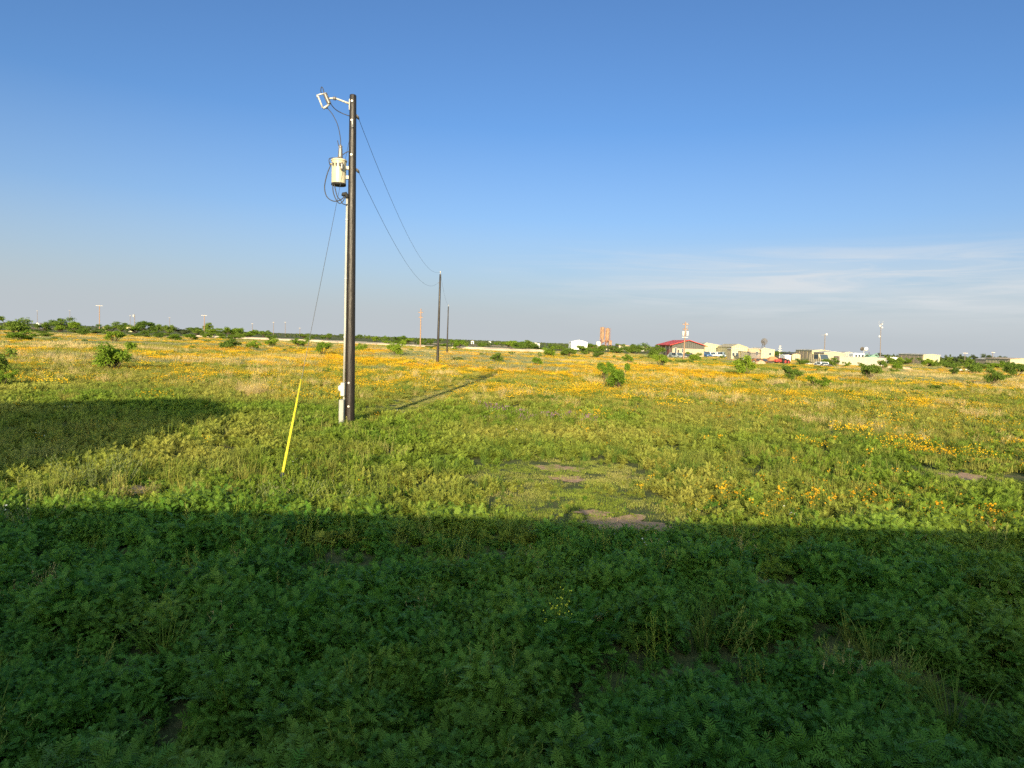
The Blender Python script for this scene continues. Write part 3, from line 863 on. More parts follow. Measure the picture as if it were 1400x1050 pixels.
# guy wire with yellow guard
G = at(382.4, 667); Gt = atd(482.2, 168, Y1-.1)
gr = empty('guy_wire', G, 0, 'slanting guy wire of nearest pole with yellow plastic guard and steel anchor rod', 'guy wire')
v = Gt - G
def on(f): return v*f
def fy(py):
    """fraction along the wire at a photo row"""
    best = min((abs(proj(G + v*k/400)[1]-py), k/400) for k in range(401)); return best[1]
def proj(p):
    q = ROT.transposed() @ (Vector(p) - Vector((0, 0, CZ)))
    return 700 + F*q.x/-q.z, 525 - F*q.y/-q.z
f0, f1 = fy(648), fy(519)
m = MB(); m.tube([on(f0*.9), on(1.0)], .0048, 6); m.build('cable', M_steelcable, gr, True)
m = MB(); m.tube([on(-.02), on(f0*.95)], .012, 8); m.tube([on(f0*.62), on(f0*.72), on(f0*1.08), on(f0*1.2)], [.012, .03, .03, .014], 8); m.build('anchor_rod', M_steelcable, gr, True)
m = MB(); m.tube([on(f0), on(f0*1.02), on(f1)], [.018, .021, .021], 12); m.build('guard', M_yellow, gr, True)
m = MB(); q = Gt - G; m.tube([q + Vector((0, -.04, .06)), q + Vector((0, -.02, -.12))], .022, 8); m.build('pole_eye', M_galv, gr)

def simple_pole(px, pb, pt, ptop_x, label, group, mat=M_pole, r0=.13, r1=.085, arms=(), name='utility_pole', Y=None, extra=None, cat='utility pole'):
    b = at(px, pb) if Y is None else None
    if Y is not None:
        q = atd(px, pb, Y); b = Vector((q.x, Y, 0))
    t = atd(ptop_x, pt, b.y) - b
    e = empty(name, b, 0, label, cat, group)
    m = MB(); m.tube([(0,0,-.2), (0,0,0), t*.5, t*.995, t], [r0, r0, (r0+r1)/2, r1, r1*.8], 10); m.build('pole_shaft', mat, e, True)
    for (dz, w, am) in arms:
        c = t*(1-dz/t.z)
        m = MB(); m.bbox(c.x-w/2, c.x+w/2, -r1-.12, -r1, c.z-.07, c.z+.07, .01)
        o = m.build('crossarm', am, e)
        for s in (-.46, -.2, .2, .46):
            m = MB(); m.lathe([(.03, .07), (.06, .10), (.04, .14), (.06, .18), (.02, .24)], 8, (c.x+s*w, -r1-.06, c.z)); m.build('insulator', M_porc, o, True)
    if extra: extra(e, t)
    return e, b, t
def tip(e, t):
    m = MB(); m.tube([t, t + Vector((0,0,.16))], .02, 6); m.lathe([(.04,.14),(.07,.17),(.05,.21),(.06,.25),(.02,.30)], 10, tuple(t)); m.build('pin_insulator', M_alu, e, True)
    m = MB(); m.tube([t*.905+Vector((-.09,0,0)), t*.905+Vector((-.20,-.02,0))], .03, 6); m.build('wire_clamp', M_porc, e)
e2, P2, T2 = simple_pole(598, 499, 375, 602, 'dark bare utility pole in the yellow flowers, second along the wire from the transformer pole', 'power poles across the field', extra=tip)
e3, P3, T3 = simple_pole(611, 484, 419, 613, 'slim dark utility pole just right of and behind the second pole', 'power poles across the field', extra=tip)
def wire(name, a, b, sag, label, r=.006):
    pts = [a.lerp(b, k/40) - Vector((0,0,4*sag*(k/40)*(1-k/40))) for k in range(41)]
    m = MB(); m.tube([p - a for p in pts], r, 5)
    return tag(m.build(name, M_wire, None, True, tuple(a)), label, 'power line', 'line wires')
wire('power_line', P1 + loc1(488.3, 157) + Vector((0,.2,-.05)), P2 + T2 + Vector((0,0,.22)), 1.3, 'upper line wire sagging from top of nearest pole to tip of second pole')
wire('power_line', P1 + loc1(488.5, 231) + Vector((0,.2,-.05)), P2 + T2*.905 + Vector((-.2,0,0)), 1.3, 'lower line wire sagging from beside the transformer to just under tip of second pole')
wire('power_line', P2 + T2 + Vector((0,0,.22)), P3 + T3 + Vector((0,0,.22)), .7, 'thin wire between the second and third dark poles', .007)

# distant poles
M_armw = plain('bleached_crossarm', (.62, .56, .48), .8, vary=.12)
M_armb = plain('brown_crossarm', (.32, .20, .13), .85, vary=.12)
M_polegrey = plain('grey_pole_wood', (.20, .16, .13), .85, vary=.25, scale=5, stretch=(9, 9, .5))
FP = 'distant poles on the left horizon'
simple_pole(574.5, 477, 422, 575.5, 'reddish brown wooden pole with short crossarm, left of second dark pole', 'distant brown poles', M_polebrown, .16, .11, ((.9, 1.1, M_armb), (2.0, .9, M_armb)))
simple_pole(136, 454, 417, 136, 'tall distant pole with broad pale crossarm behind left scrub', FP, M_polebrown, .22, .16, ((.35, 3.4, M_armw),), Y=320)
simple_pole(279, 458.5, 430.5, 279.5, 'distant pole with narrow white crossarm beside lone dark tree', FP, M_polebrown, .22, .16, ((.3, 3.0, M_armw),), Y=330)
def lampbox(e, t):
    m = MB(); m.bbox(t.x-.9, t.x-.2, -.35, .0, t.z-1.3, t.z-.1, .05); m.build('transformer', M_alu, e)
simple_pole(184, 450, 430, 184, 'short dark distant pole with pale box near its top, over small yellow building', FP, M_polegrey, .2, .15, Y=380, extra=lampbox)
for px, pb, pt, lab in ((51, 444, 424.5, 'faint far pole behind the gap right of leftmost tree'), (95.5, 444, 424, 'faint far pole behind middle of left tree cluster'),
                        (232, 449, 434, 'faint far pole above small round tree on left horizon'), (178, 446, 431, 'thin faint far pole just left of the pole with a pale box'),
                        (345, 454, 442, 'small faint far pole standing above low scrub left of paired posts'), (374, 457, 440, 'left post of the distant pair of pale posts'),
                        (390, 457, 440, 'right darker post of the distant pair of posts'), (410, 458, 448, 'shortest faint post right of the distant pair of posts')):
    simple_pole(px, pb, pt, px, lab, FP, M_polegrey, .2, .15, ((.3, 1.4, M_armw),), Y=600 if px < 240 else 480)
# pole with two transformers in front of the red roofed building
def bank(e, t):
    c = t*.70
    for dx in (-.42, .42):
        m = MB(); m.lathe([(.17,-.5),(.22,-.45),(.225,.3),(.235,.35),(.17,.42),(.05,.48)], 16, (c.x+dx, -.32, c.z)); o = m.build('transformer', M_white2, e, True)
        m = MB(); m.lathe([(.05,.5),(.09,.56),(.05,.62),(.09,.68),(.03,.8)], 8, (c.x+dx, -.32, c.z)); m.build('bushing', M_porc, o, True)
    m = MB(); m.bbox(c.x-.6, c.x+.6, -.2, -.1, c.z-.85, c.z-.72, .01); m.build('platform', M_galv, e)
    for k, dz in enumerate((.75, .86, .95)):
        q = t*dz; m = MB(); m.tube([(q.x+.1, -.1, q.z), (q.x+.34, -.12, q.z+.25), (q.x+.30, -.12, q.z-.3)], [.035, .05, .035], 8); m.build('fuse_cutout', M_alu, e)
M_white2 = plain('white_tank_paint', (.60, .59, .57), .4, vary=.05)
simple_pole(934.5, 492.5, 440, 937.5, 'wooden pole carrying two white transformers in front of red roofed building', 'poles in the yard', M_polebrown, .15, .1, ((.5, 1.3, M_armb), (1.5, 1.0, M_armb)), extra=bank)
def flood(e, t):
    m = MB(); m.tube([t+Vector((-1.3,0,-.3)), t+Vector((1.0,0,-.3))], .06, 6); m.build('lamp_arm', M_galv, e)
    m = MB(); m.bbox(t.x+.1, t.x+.75, -.4, 0, t.z-.35, t.z+.3, .1); m.build('lamp_head', M_white2, e)
simple_pole(1127.5, 484, 457, 1128, 'thin dark lamp pole with white lamp head above the cream warehouse', 'masts among the sheds', M_polegrey, .16, .13, name='lamp_pole', Y=240, extra=flood, cat='lamp pole')
def dishes(e, t):
    for dx, dz, r in ((-.4, -.9, .36), (.35, -1.5, .3), (-.4, -4.6, .33), (.25, -.3, .2)):
        m = MB(); m.tube([t+Vector((dx*.3,0,dz)), t+Vector((dx,-.1,dz))], .05, 6)
        c = t+Vector((dx,-.1,dz)); m.tube([c, c+Vector((0,-.15,0)), c+Vector((0,-.32,0))], [.1, r*.8, r], 12); m.build('antenna', M_white2, e, True)
    for dx in (-.7, .7):
        m = MB(); m.tube([t+Vector((dx*.2,0,-.6)), t+Vector((dx,0,-.5)), t+Vector((dx,0,.8))], .035, 5); m.build('whip_antenna', M_galv, e)
simple_pole(1203.5, 490, 442, 1204.5, 'tallest slender radio mast with white antennas behind the long container', 'masts among the sheds', M_polegrey, .14, .09, name='radio_mast', Y=230, extra=dishes, cat='mast')
simple_pole(1357, 497, 481, 1357.5, 'thin pole beside the dark round trees at far right', 'masts among the sheds', M_polegrey, .13, .1, ((.2, 1.2, M_armw),), Y=220)
simple_pole(1319, 495, 482, 1319.5, 'faint thin pole in the scrub left of the dark round trees', 'masts among the sheds', M_polegrey, .12, .09, ((.2, 1.6, M_armw),), Y=220)
simple_pole(1066, 486, 472.5, 1066.5, 'short pole with stacked white arms between blue yard trees and cream warehouse', 'masts among the sheds', M_armw, .2, .15, ((.2, 1.0, M_armw), (1.1, 1.4, M_armw), (2.0, 1.6, M_armw)), Y=260)

# ------------------------------------------------------------------ sheds, silos and yard
M_cream = ribbed('cream_sheet', (.50, .42, .26), .6)
M_yellow_sheet = ribbed('pale_yellow_sheet', (.54, .47, .25), .6)
M_white_sheet = ribbed('white_sheet', (.80, .80, .78), .6)
M_grey_sheet = ribbed('grey_sheet', (.33, .31, .27), .6)
M_tanwall = plain('tan_masonry', (.43, .33, .23), .85, vary=.1, scale=1.5)
M_redroof = ribbed('red_sheet_roof', (.54, .07, .045), .5)
M_paleroof = ribbed('pale_sheet_roof', (.45, .42, .36), .6)
M_darkroof = ribbed('dark_sheet_roof', (.10, .09, .085), .6)
M_darkwall = ribbed('dark_green_grey_sheet', (.085, .085, .075), .5)
M_redwall = plain('dull_red_boards', (.36, .11, .08), .8, vary=.15)
M_opening = plain('dark_opening', (.02, .02, .022), .6)
M_win = plain('window_glass', (.05, .07, .09), .12, spec=.7)
M_post = plain('dark_steel_post', (.09, .08, .07), .6)
M_cont = ribbed('container_sheet', (.44, .39, .33), .28, vary=.07)
M_rust = plain('rusty_orange_steel', (.29, .175, .105), .75, vary=.25, scale=1.2, stretch=(1, 1, .4))
M_rustd = plain('dark_rust_steel', (.26, .12, .07), .8, vary=.3, scale=1.5)
M_orange = plain('orange_canvas', (.58, .24, .11), .8, vary=.12)
M_redmach = plain('red_machine_paint', (.40, .06, .05), .55, vary=.25)
M_green = plain('faded_green_machine_paint', (.16, .28, .22), .5, vary=.2)
M_blue = plain('blue_vehicle_paint', (.06, .16, .38), .35, spec=.5)
M_bluegrey = plain('pale_blue_paint', (.28, .36, .48), .35, spec=.5)
M_whitep = plain('white_vehicle_paint', (.78, .78, .76), .35, spec=.5, vary=.04)
M_blackp = plain('black_vehicle_paint', (.03, .03, .035), .35, spec=.5)
M_tealp = plain('silver_vehicle_paint', (.42, .46, .46), .35, .3)
M_tyre = plain('tyre_rubber', (.02, .02, .02), .8)
M_concrete = plain('pale_concrete', (.56, .50, .42), .9, vary=.15, scale=2)

def X(px, py, Y): return atd(px, py, Y).x
def Zp(px, py, Y): return atd(px, py, Y).z
def shed(name, label, Y, pxl, pxr, py, eaves, peak, depth, wall, roof, openings=(), left=(), over=.35, cat='building', group=None, band=None, pf=.5, apron=None):
    """gable-fronted shed facing the field. eaves / peak are photo rows of the eave (at pxl) and of the ridge"""
    xl, xr = X(pxl, py, Y), X(pxr, py, Y)
    cx = (xl+xr)/2; w = xr-xl
    he = Zp(pxl, eaves, Y); hp = max(he+.02, Zp(pxl*(1-pf)+pxr*pf, peak, Y))
    he2 = he
    e = empty(name, (cx, Y, 0), 0, label, cat, group)
    xm = -w/2 + w*pf
    m = MB(); m.prism([(-w/2, -.2), (w/2, -.2), (w/2, he2), (xm, hp), (-w/2, he)], 0, depth); m.build('wall', wall, e)
    m = MB(); th = .14
    for a, b, ha in ((-w/2, xm, he), (w/2, xm, he2)):
        sl_ = (hp-ha)/max(abs(b-a), .01); s = -1 if a < b else 1
        poly = [(a+s*over, ha-over*sl_+.006), (b, hp+.006), (b, hp+th), (a+s*over, ha-over*sl_+th)]
        if s > 0: poly = poly[::-1]
        m.prism(poly, -over, depth+over)
    m.build('roof', roof, e)
    if band is not None:
        bm, frac = band
        m = MB(); z0 = he*frac; m.prism([(-w/2+.02, z0), (w/2-.02, z0), (w/2-.02, he2-.03), (xm, hp-.03), (-w/2+.02, he-.03)], -.05, -.004); m.build('gable_cladding', bm, e)
    for (u0, u1, v0, v1, nm, mt) in openings:
        m = MB(); m.bbox(-w/2+u0*w, -w/2+u1*w, -.06, -.004, v0*he if v0 > 0 else -.1, v1*he, .01); o = m.build(nm, mt, e)
        if nm == 'window':
            m = MB()
            a, b, c, d = -w/2+u0*w, -w/2+u1*w, v0*he, v1*he
            for bx_ in ((a-.06, a, c-.06, d+.06), (b, b+.06, c-.06, d+.06), (a, b, d, d+.06), (a, b, c-.06, c)): m.box(bx_[0], bx_[1], -.075, -.006, bx_[2], bx_[3])
            m.build('frame', M_galv, o)
    for (u0, u1, v0, v1, nm, mt) in left:
        m = MB(); m.bbox(-w/2-.06, -w/2-.004, u0*depth, u1*depth, v0*he if v0 > 0 else -.1, v1*he, .01); m.build(nm, mt, e)
    return e, w, he, hp

# the red roofed building
e, w, he, hp = shed('red_roofed_building', 'long tan building under a bright red gabled roof behind the transformer bank pole', 172, 919, 962, 484, 471.0, 465.4, 16, M_tanwall, M_redroof,
    openings=((.08, .13, .35, .75, 'window', M_win), (.17, .21, .0, .6, 'door', M_opening), (.30, .34, .4, .7, 'window', M_win)),
    left=((.55, .95, .42, .98, 'wall_panel', M_redwall), (.15, .35, 0, .62, 'door', M_redwall), (.45, .6, 0, .35, 'opening', M_opening)), over=.8, band=(M_darkwall, .72))
for y_ in (.5, 5, 10, 15.5):
    m = MB(); m.bbox(-w/2-.75, -w/2-.6, y_, y_+.15, -.1, he-.25, .02); m.build('porch_post', M_post, e)
m = MB(); m.bbox(w/2+.02, w/2+.2, .1, .25, -.1, he, .02); m.build('downpipe', M_post, e)
shed('pale_yellow_shed', 'pale yellow metal shed directly right of and behind red roofed building', 205, 962, 984, 478, 471.5, 469.0, 18, M_yellow_sheet, M_paleroof,
     openings=((.30, .42, 0, .55, 'door', M_cream), (.72, .76, .6, .75, 'vent', M_grey_sheet)), over=.15, pf=.15)
q = atd(984, 476, 206)
e = empty('open_lean_to', (q.x, 206, 0), 0, 'dark open lean-to roof sloping down right of the pale yellow shed', 'lean-to')
zr = Zp(984, 472.3, 206); zl = Zp(996, 477, 206); wl = X(996, 476, 206)-q.x
m = MB(); m.prism([(0.05, zr-.15), (wl, zl-.1), (wl, zl+.08), (.05, zr+.03)], 0, 9); m.build('roof', M_darkroof, e)
m = MB(); m.box(.05, wl, 8.6, 8.8, 0, zl); m.build('back_wall', M_darkwall, e)
for x_ in (.3, wl*.5, wl-.25):
    m = MB(); m.bbox(x_, x_+.15, .1, .25, -.1, zl, .02); m.build('post', M_post, e)
shed('cream_gable_shed', 'cream gabled shed standing behind small two windowed hut', 190, 1000, 1022, 480, 474.5, 471.0, 13, M_yellow_sheet, M_cream, openings=((.62, .68, .6, .75, 'vent', M_grey_sheet), (.3, .5, 0, .7, 'door', M_cream)), over=.12, pf=.42)
shed('small_hut', 'small pale hut with two dark square windows in front of cream gabled shed', 160, 999.5, 1010.5, 486, 477.5, 476.5, 3, M_cream, M_paleroof,
     openings=((.14, .42, .40, .68, 'window', M_win), (.58, .86, .40, .68, 'window', M_win)), over=.12)
shed('brown_low_building', 'low brownish building with pale flat roof right of cream gabled shed', 215, 1023, 1040, 482, 476.8, 476.3, 10, plain('brown_block', (.38,.28,.20), .9), M_paleroof, openings=((.1,.25,0,.6,'door',M_grey_sheet),(.6,.8,.4,.7,'window',M_win)), over=.3)
shed('cream_low_building', 'low cream building beneath the dark windmill top', 214, 1040.5, 1059, 482, 478, 475.8, 10, M_cream, M_paleroof, openings=((.2,.3,0,.7,'door',M_grey_sheet),(.6,.75,.4,.7,'window',M_win)), over=.15, pf=.2)
# windmill-like dark vent tower behind it
q = atd(1043.5, 478, 226)
e = empty('water_windmill', (q.x, 226, 0), 0, 'small dark windmill rising over the low cream building', 'windmill')
zt = Zp(1043.5, 467, 226)
m = MB()
for sx_, sy_ in ((-1,-1),(1,-1),(1,1),(-1,1)): m.tube([(sx_*.9, sy_*.9, 0), (sx_*.15, sy_*.15, zt)], .07, 5)
for z_ in (1.5, 3, 4.5): m.tube([(-.9*(1-z_/zt)-.1, -.9*(1-z_/zt)-.1, z_), (.9*(1-z_/zt)+.1, -.9*(1-z_/zt)-.1, z_)], .05, 5)
m.build('tower', M_post, e)
m = MB()
for k in range(12):
    a = k*math.pi/6; c, s = math.cos(a), math.sin(a); n1 = Vector((c, 0, s)); t1 = Vector((-s, 0, c))
    p0 = Vector((0, -.5, zt)); m.add([p0+n1*.25+t1*.05, p0+n1*1.15+t1*.22+Vector((0,.08,0)), p0+n1*1.15-t1*.18-Vector((0,.08,0)), p0+n1*.25-t1*.05], [(0,1,2,3)])
m.tube([(0,-.6,zt),(0,.1,zt)], .15, 8); m.build('wind_wheel', M_post, e)
m = MB(); m.prism_x([(.1, zt-.05), (1.2, zt+.05), (1.9, zt+.6), (1.9, zt-.6), (1.2, zt-.05)], -.03, .03); m.build('tail_vane', M_post, e)
shed('dark_roofed_shed', 'low shed with dark roof just left of the cream warehouse', 190, 1083, 1094, 492, 483.8, 483.0, 6, M_cream, M_darkroof, openings=((.3, .55, 0, .75, 'door', M_grey_sheet),), over=.4)
shed('white_tank_shed', 'narrow bright white shed beside the red machinery', 150, 1073, 1081, 494, 486.5, 485.8, 3, M_white_sheet, M_white_sheet, openings=((.3, .7, 0, .8, 'door', M_white_sheet),), left=((.2, .8, .0, .7, 'door', M_grey_sheet),), over=.06)
shed('cream_warehouse', 'wide cream warehouse with long brownish side wall beneath the white headed lamp pole', 240, 1110.5, 1135, 482, 479.2, 478.3, 14, M_yellow_sheet, M_paleroof,
     left=tuple((.04+.24*k, .22+.24*k, .12, .88, 'wall_panel', M_tanwall) for k in range(4)), openings=((.5, .6, 0, .6, 'door', M_cream),), over=.2)
shed('cream_storage_building', 'pale cream storage building with rounded top behind the dark bush beside container', 142, 1126, 1153, 496, 482.5, 481.2, 5, M_tanwall, M_paleroof, openings=((.08, .16, .35, .7, 'door', M_grey_sheet), (.62, .7, .45, .68, 'window', M_win)), over=.12)
shed('brown_small_building', 'small grey brown building peeking over left part of the container', 190, 1154, 1166, 488, 482.5, 481.5, 6, M_grey_sheet, M_paleroof, openings=((.2,.4,.3,.7,'window',M_win),), over=.15)
shed('white_low_building', 'low white building just right of the mast behind scrub', 240, 1212, 1229, 491, 488.5, 488.2, 8, M_white_sheet, M_paleroof, openings=((.4,.6,0,.7,'door',M_grey_sheet),), over=.15)
shed('grey_panelled_warehouse', 'long warehouse with grey panelled side and pale yellow end among right scrub', 215, 1262.5, 1285, 490, 485.2, 484.6, 14, M_yellow_sheet, M_paleroof,
     left=tuple((.02+.165*k, .15+.165*k, .15, .9, 'wall_panel', M_tanwall) for k in range(6)), openings=((.8,.88,.3,.6,'window',M_win),), over=.2)
shed('far_right_building', 'long cream building at right edge beyond the scrub', 190, 1381, 1420, 494, 491.3, 490.3, 10, M_cream, M_tanwall, openings=((.1,.2,.3,.8,'door',M_grey_sheet),), over=.2)
shed('far_right_hall', 'low pale hall with sloped roof beside the dark round trees', 205, 1359, 1380, 494, 491.8, 490.3, 8, M_tanwall, M_paleroof, openings=((.4,.5,0,.7,'door',M_grey_sheet),), over=.2)
shed('white_gable_shed', 'bright white gabled shed left of the twin silos', 300, 781, 803, 472, 467.5, 465.2, 14, M_white_sheet, M_white_sheet, openings=((.42, .58, 0, .6, 'door', M_white_sheet),), over=.1)
shed('far_white_building', 'small low white building far off left of the white gabled shed', 340, 724, 738, 472, 469.6, 468.6, 10, M_white_sheet, M_paleroof, openings=((.3,.45,0,.7,'door',M_grey_sheet),), over=.15)
shed('tiny_white_house', 'tiny white house far off above the pale caliche pad', 420, 667, 671, 470, 467.6, 466.8, 6, M_white_sheet, M_white_sheet, openings=((.4,.6,0,.7,'door',M_grey_sheet),), over=.1)
shed('tiny_pale_house', 'tiny pale house left of another above the caliche pad', 430, 644, 648, 469, 466.8, 466.0, 6, M_white_sheet, M_tanwall, openings=((.4,.6,0,.7,'door',M_grey_sheet),), over=.1)
shed('cream_plant_office', 'low cream building with brown roof right of the twin silos', 330, 846, 861, 476, 472.3, 471.6, 9, M_cream, plain('brown_roof', (.30,.17,.11), .8), openings=((.15,.25,.3,.75,'window',M_win),(.45,.55,0,.75,'door',M_grey_sheet),(.75,.85,.3,.75,'window',M_win)), over=.4)
shed('white_roofed_hut', 'small low hut with white roof left of the big yard bush', 330, 876, 885, 477, 474.3, 473.6, 6, M_grey_sheet, M_white_sheet, openings=((.4,.6,0,.7,'door',M_grey_sheet),), over=.3)
shed('yellow_barn', 'small pale yellow barn half hidden in left treeline', 360, 173, 181, 449, 446.3, 445.0, 8, M_yellow_sheet, M_yellow_sheet, openings=((.3,.6,0,.7,'door',M_grey_sheet),), over=.1)
shed('yellow_hut', 'tiny pale hut among left trees right of the tall pale crossarm pole', 350, 140.5, 145, 449, 447.0, 446.4, 4, M_yellow_sheet, M_paleroof, openings=((.3,.6,0,.7,'door',M_grey_sheet),), over=.1)
shed('white_farm_hut', 'tiny white hut in gap between leftmost trees', 380, 49.5, 53.5, 446, 442.3, 441.4, 4, M_white_sheet, M_paleroof, openings=((.3,.6,0,.7,'door',M_grey_sheet),), over=.1)

# twin silo plant
YS_ = 330
bq = atd(827, 476, YS_)
e = empty('silo_plant', (bq.x, YS_, 0), 0, 'rust orange twin silo batch plant on open steel legs', 'silo plant')
def zx(px, py): p = atd(px, py, YS_); return p.x-bq.x, p.z
for px, pt, pbm in ((824.0, 447.8, 462), (831.2, 449.2, 464)):
    x_, zt = zx(px, pt); _, zb_ = zx(px, pbm)
    m = MB(); r = .92
    m.lathe([(.35, zb_-1.6), (r, zb_), (r, zb_+.1), (r*1.02, (zb_+zt)/2), (r, (zb_+zt)/2+.1), (r, zt-.15), (r*.9, zt), (.2, zt+.35)], 20, (x_, 0, 0)); o = m.build('silo', M_rust, e, True)
    m = MB(); m.box(x_+r+.08, x_+r+.16, -.1, .1, zb_-1, zt+.3); m.box(x_+r+.5, x_+r+.58, -.1, .1, zb_-1, zt+.3); m.build('ladder', M_rustd, o)
    m = MB(); m.box(x_-r-.25, x_-r-.02, -.12, .12, zb_-1.2, zt+.2); m.build('fill_pipe', M_rust, o)
x0_, z0_ = zx(821.5, 465); x1_, _ = zx(835.5, 465)
m = MB()
for xx in (x0_, (x0_+x1_)/2, x1_):
    for yy in (-1.2, 1.2): m.box(xx-.14, xx+.14, yy-.14, yy+.14, -.2, z0_)
m.box(x0_-.2, x1_+.2, -1.4, 1.4, z0_-.25, z0_)
m.tube([(x0_,-1.2,0),((x0_+x1_)/2,-1.2,z0_-.3)], .09, 5); m.tube([((x0_+x1_)/2,-1.2,z0_-.3),(x1_,-1.2,0)], .09, 5)
m.build('support_frame', M_rustd, e)
m = MB(); m.bbox(x0_+.3, x0_+1.7, -1.7, -.4, z0_-.9, z0_+.3, .05); m.build('hopper_box', M_rust, e)
m = MB(); m.bbox(x1_-1.3, x1_+.15, -1.6, .2, z0_-2.2, z0_-.4, .05); m.build('control_cabin', M_rust, e)
xw, zw = zx(816, 467)
m = MB(); m.bbox(x0_-2.2, x0_-.25, -1.2, 1.2, 1.2, zw, .1); m.build('white_tank', M_white2, e)
m = MB(); m.prism([(x0_-6.5, 0), (x0_-.4, 0), (x0_-.4, 2.5), (x0_-3, 1.9), (x0_-4.6, 2.6), (x0_-6.5, 1.6)], .3, 2); m.build('aggregate_bin', M_rustd, e)
m = MB(); m.tube([(x0_-4.2, -1, .4), (x0_+1.6, -.6, z0_-.6)], .28, 6); m.build('conveyor', M_rustd, e)
m = MB(); m.box(x0_-2.5, x1_+3.5, -3.0, -2.8, -.2, 1.0); m.build('barrier_wall', M_cream, e)

# long container
YC = 134
xl, xr = X(1147, 502, YC), X(1211, 502, YC)
e = empty('shipping_container', ((xl+xr)/2, YC, 0), 0, 'long pale ribbed shipping container standing at edge of right scrub', 'container')
w = xr-xl; h = Zp(1180, 488.2, YC)
m = MB(); n = int(w/.28)
for k in range(n):       # corrugated long side, real ribs
    a = -w/2+.12 + k*(w-.24)/n; b = a + (w-.24)/n; d = (b-a)
    m.add([(a,.05,.15),(a+d*.25,.05,.15),(a+d*.4,.0,.15),(a+d*.8,.0,.15),(b,.05,.15),(a,.05,h-.1),(a+d*.25,.05,h-.1),(a+d*.4,.0,h-.1),(a+d*.8,.0,h-.1),(b,.05,h-.1)], [(0,1,6,5),(1,2,7,6),(2,3,8,7),(3,4,9,8)])
m.box(-w/2+.06, w/2-.06, .06, 2.4, .12, h-.03); m.build('body', M_cont, e)
m = MB()
for xx in (-w/2, w/2-.13):
    for yy in (-.02, 2.32): m.box(xx, xx+.13, yy, yy+.13, 0, h)
for zz in (0, h-.12):
    m.box(-w/2+.13, w/2-.13, -.02, .048, zz, zz+.12); m.box(-w/2+.0, -w/2+.06, .11, 2.32, zz, zz+.12)
m.build('corner_frame', M_cont, e)
m = MB(); m.bbox(-w/2-.04, -w/2-.005, .2, 1.18, .2, h-.2, .01); m.build('door', M_tanwall, e)
m = MB(); m.bbox(-w/2-.04, -w/2-.005, 1.22, 2.2, .2, h-.2, .01); m.build('door', M_tanwall, e)
m = MB(); m.tube([(-w/2-.08, 1.05, .3), (-w/2-.08, 1.05, h-.3)], .03, 6); m.tube([(-w/2-.08, 1.35, .3), (-w/2-.08, 1.35, h-.3)], .03, 6); m.build('lock_bar', M_galv, e)

# vehicles and machines in the yard
def vehicle(px, py, w, h, L, paint, name, label, yaw=0.0, cab=.5, Y=None, cat='car', box=False):
    b = at(px, py) if Y is None else Vector((X(px, py, Y), Y, 0))
    e = empty(name, b, yaw, label, cat, 'vehicles parked in the yard')
    zc = h*.56
    prof = [(-L/2, .35), (-L/2, zc*.75), (-L/2+.15, zc*.92), (-L/2+L*.24, zc), (-L/2+L*.36, h), (-L/2+L*(.36+.30*(1+cab)), h), (L/2-.1, zc if not box else h), (L/2, zc*.8), (L/2, .35)]
    m = MB(); m.prism_x([(y, z) for y, z in prof], -w/2, w/2); m.build('body', paint, e)
    m = MB(); y0, y1 = -L/2+L*.24, -L/2+L*.36
    m.add([(-w*.42, y0+.02, zc+.03), (w*.42, y0+.02, zc+.03), (w*.38, y1-.03, h-.06), (-w*.38, y1-.03, h-.06)], [(0,1,2,3)])
    o = m; 
    for v_ in range(len(m.v)): m.v[v_] = (m.v[v_][0], m.v[v_][1]-.03, m.v[v_][2]+.01)
    m.build('windscreen', M_win, e)
    for s in (-1, 1):
        m = MB(); m.box(s*w/2-.012, s*w/2+.012, y1+.05, y1+L*.3, zc+.05, h-.1); m.build('side_window', M_win, e)
        m = MB(); m.bbox(s*w*.36-.14, s*w*.36+.14, -L/2-.04, -L/2+.02, zc*.62, zc*.80, .01); m.build('headlight', M_alu, e)
        for yy in (-L*.32, L*.30):
            m = MB(); m.tube([(s*(w/2-.2), yy, .33), (s*(w/2+.02), yy, .33)], .34, 14); o = m.build('wheel', M_tyre, e, True)
            m = MB(); m.tube([(s*(w/2+.02), yy, .33), (s*(w/2+.035), yy, .33)], .2, 10); m.build('rim', M_galv, o)
    m = MB(); m.bbox(-w/2+.05, w/2-.05, -L/2-.1, -L/2-.002, .32, .5, .02); m.build('bumper', M_post, e)
    m = MB(); m.box(-w*.28, w*.28, -L/2-.02, -L/2-.001, zc*.55, zc*.72); m.build('grille', M_opening, e)
    return e
vehicle(925.5, 490.2, 1.9, 1.35, 4.4, M_tealp, 'parked_car', 'pale silver car parked before the tan wall left of the transformer bank pole', .5)
vehicle(941, 489.6, 1.8, 1.3, 4.2, M_blackp, 'parked_car', 'black car right of the transformer bank pole', -.3)
vehicle(964, 489.0, 1.9, 1.75, 5.0, M_blue, 'parked_pickup', 'deep blue vehicle at left end of the yard row', .25, cat='pickup')
vehicle(972.5, 488.7, 1.8, 1.55, 4.6, M_whitep, 'parked_car', 'white car right beside deep blue vehicle', .2)
vehicle(982, 488.8, 1.9, 1.7, 4.6, M_whitep, 'parked_van', 'white van in middle of the yard row with dark tarpaulin heaps before it', .15, cat='van', box=True)
vehicle(990.5, 489.2, 1.9, 1.7, 4.6, M_bluegrey, 'parked_pickup', 'pale blue pickup at right end of the yard row by the small hut', .1, cat='pickup')
vehicle(978, 486.6, 2.0, 2.1, 5.0, M_bluegrey, 'parked_truck', 'pale blue truck standing behind the white van', .0, cat='truck', box=True)
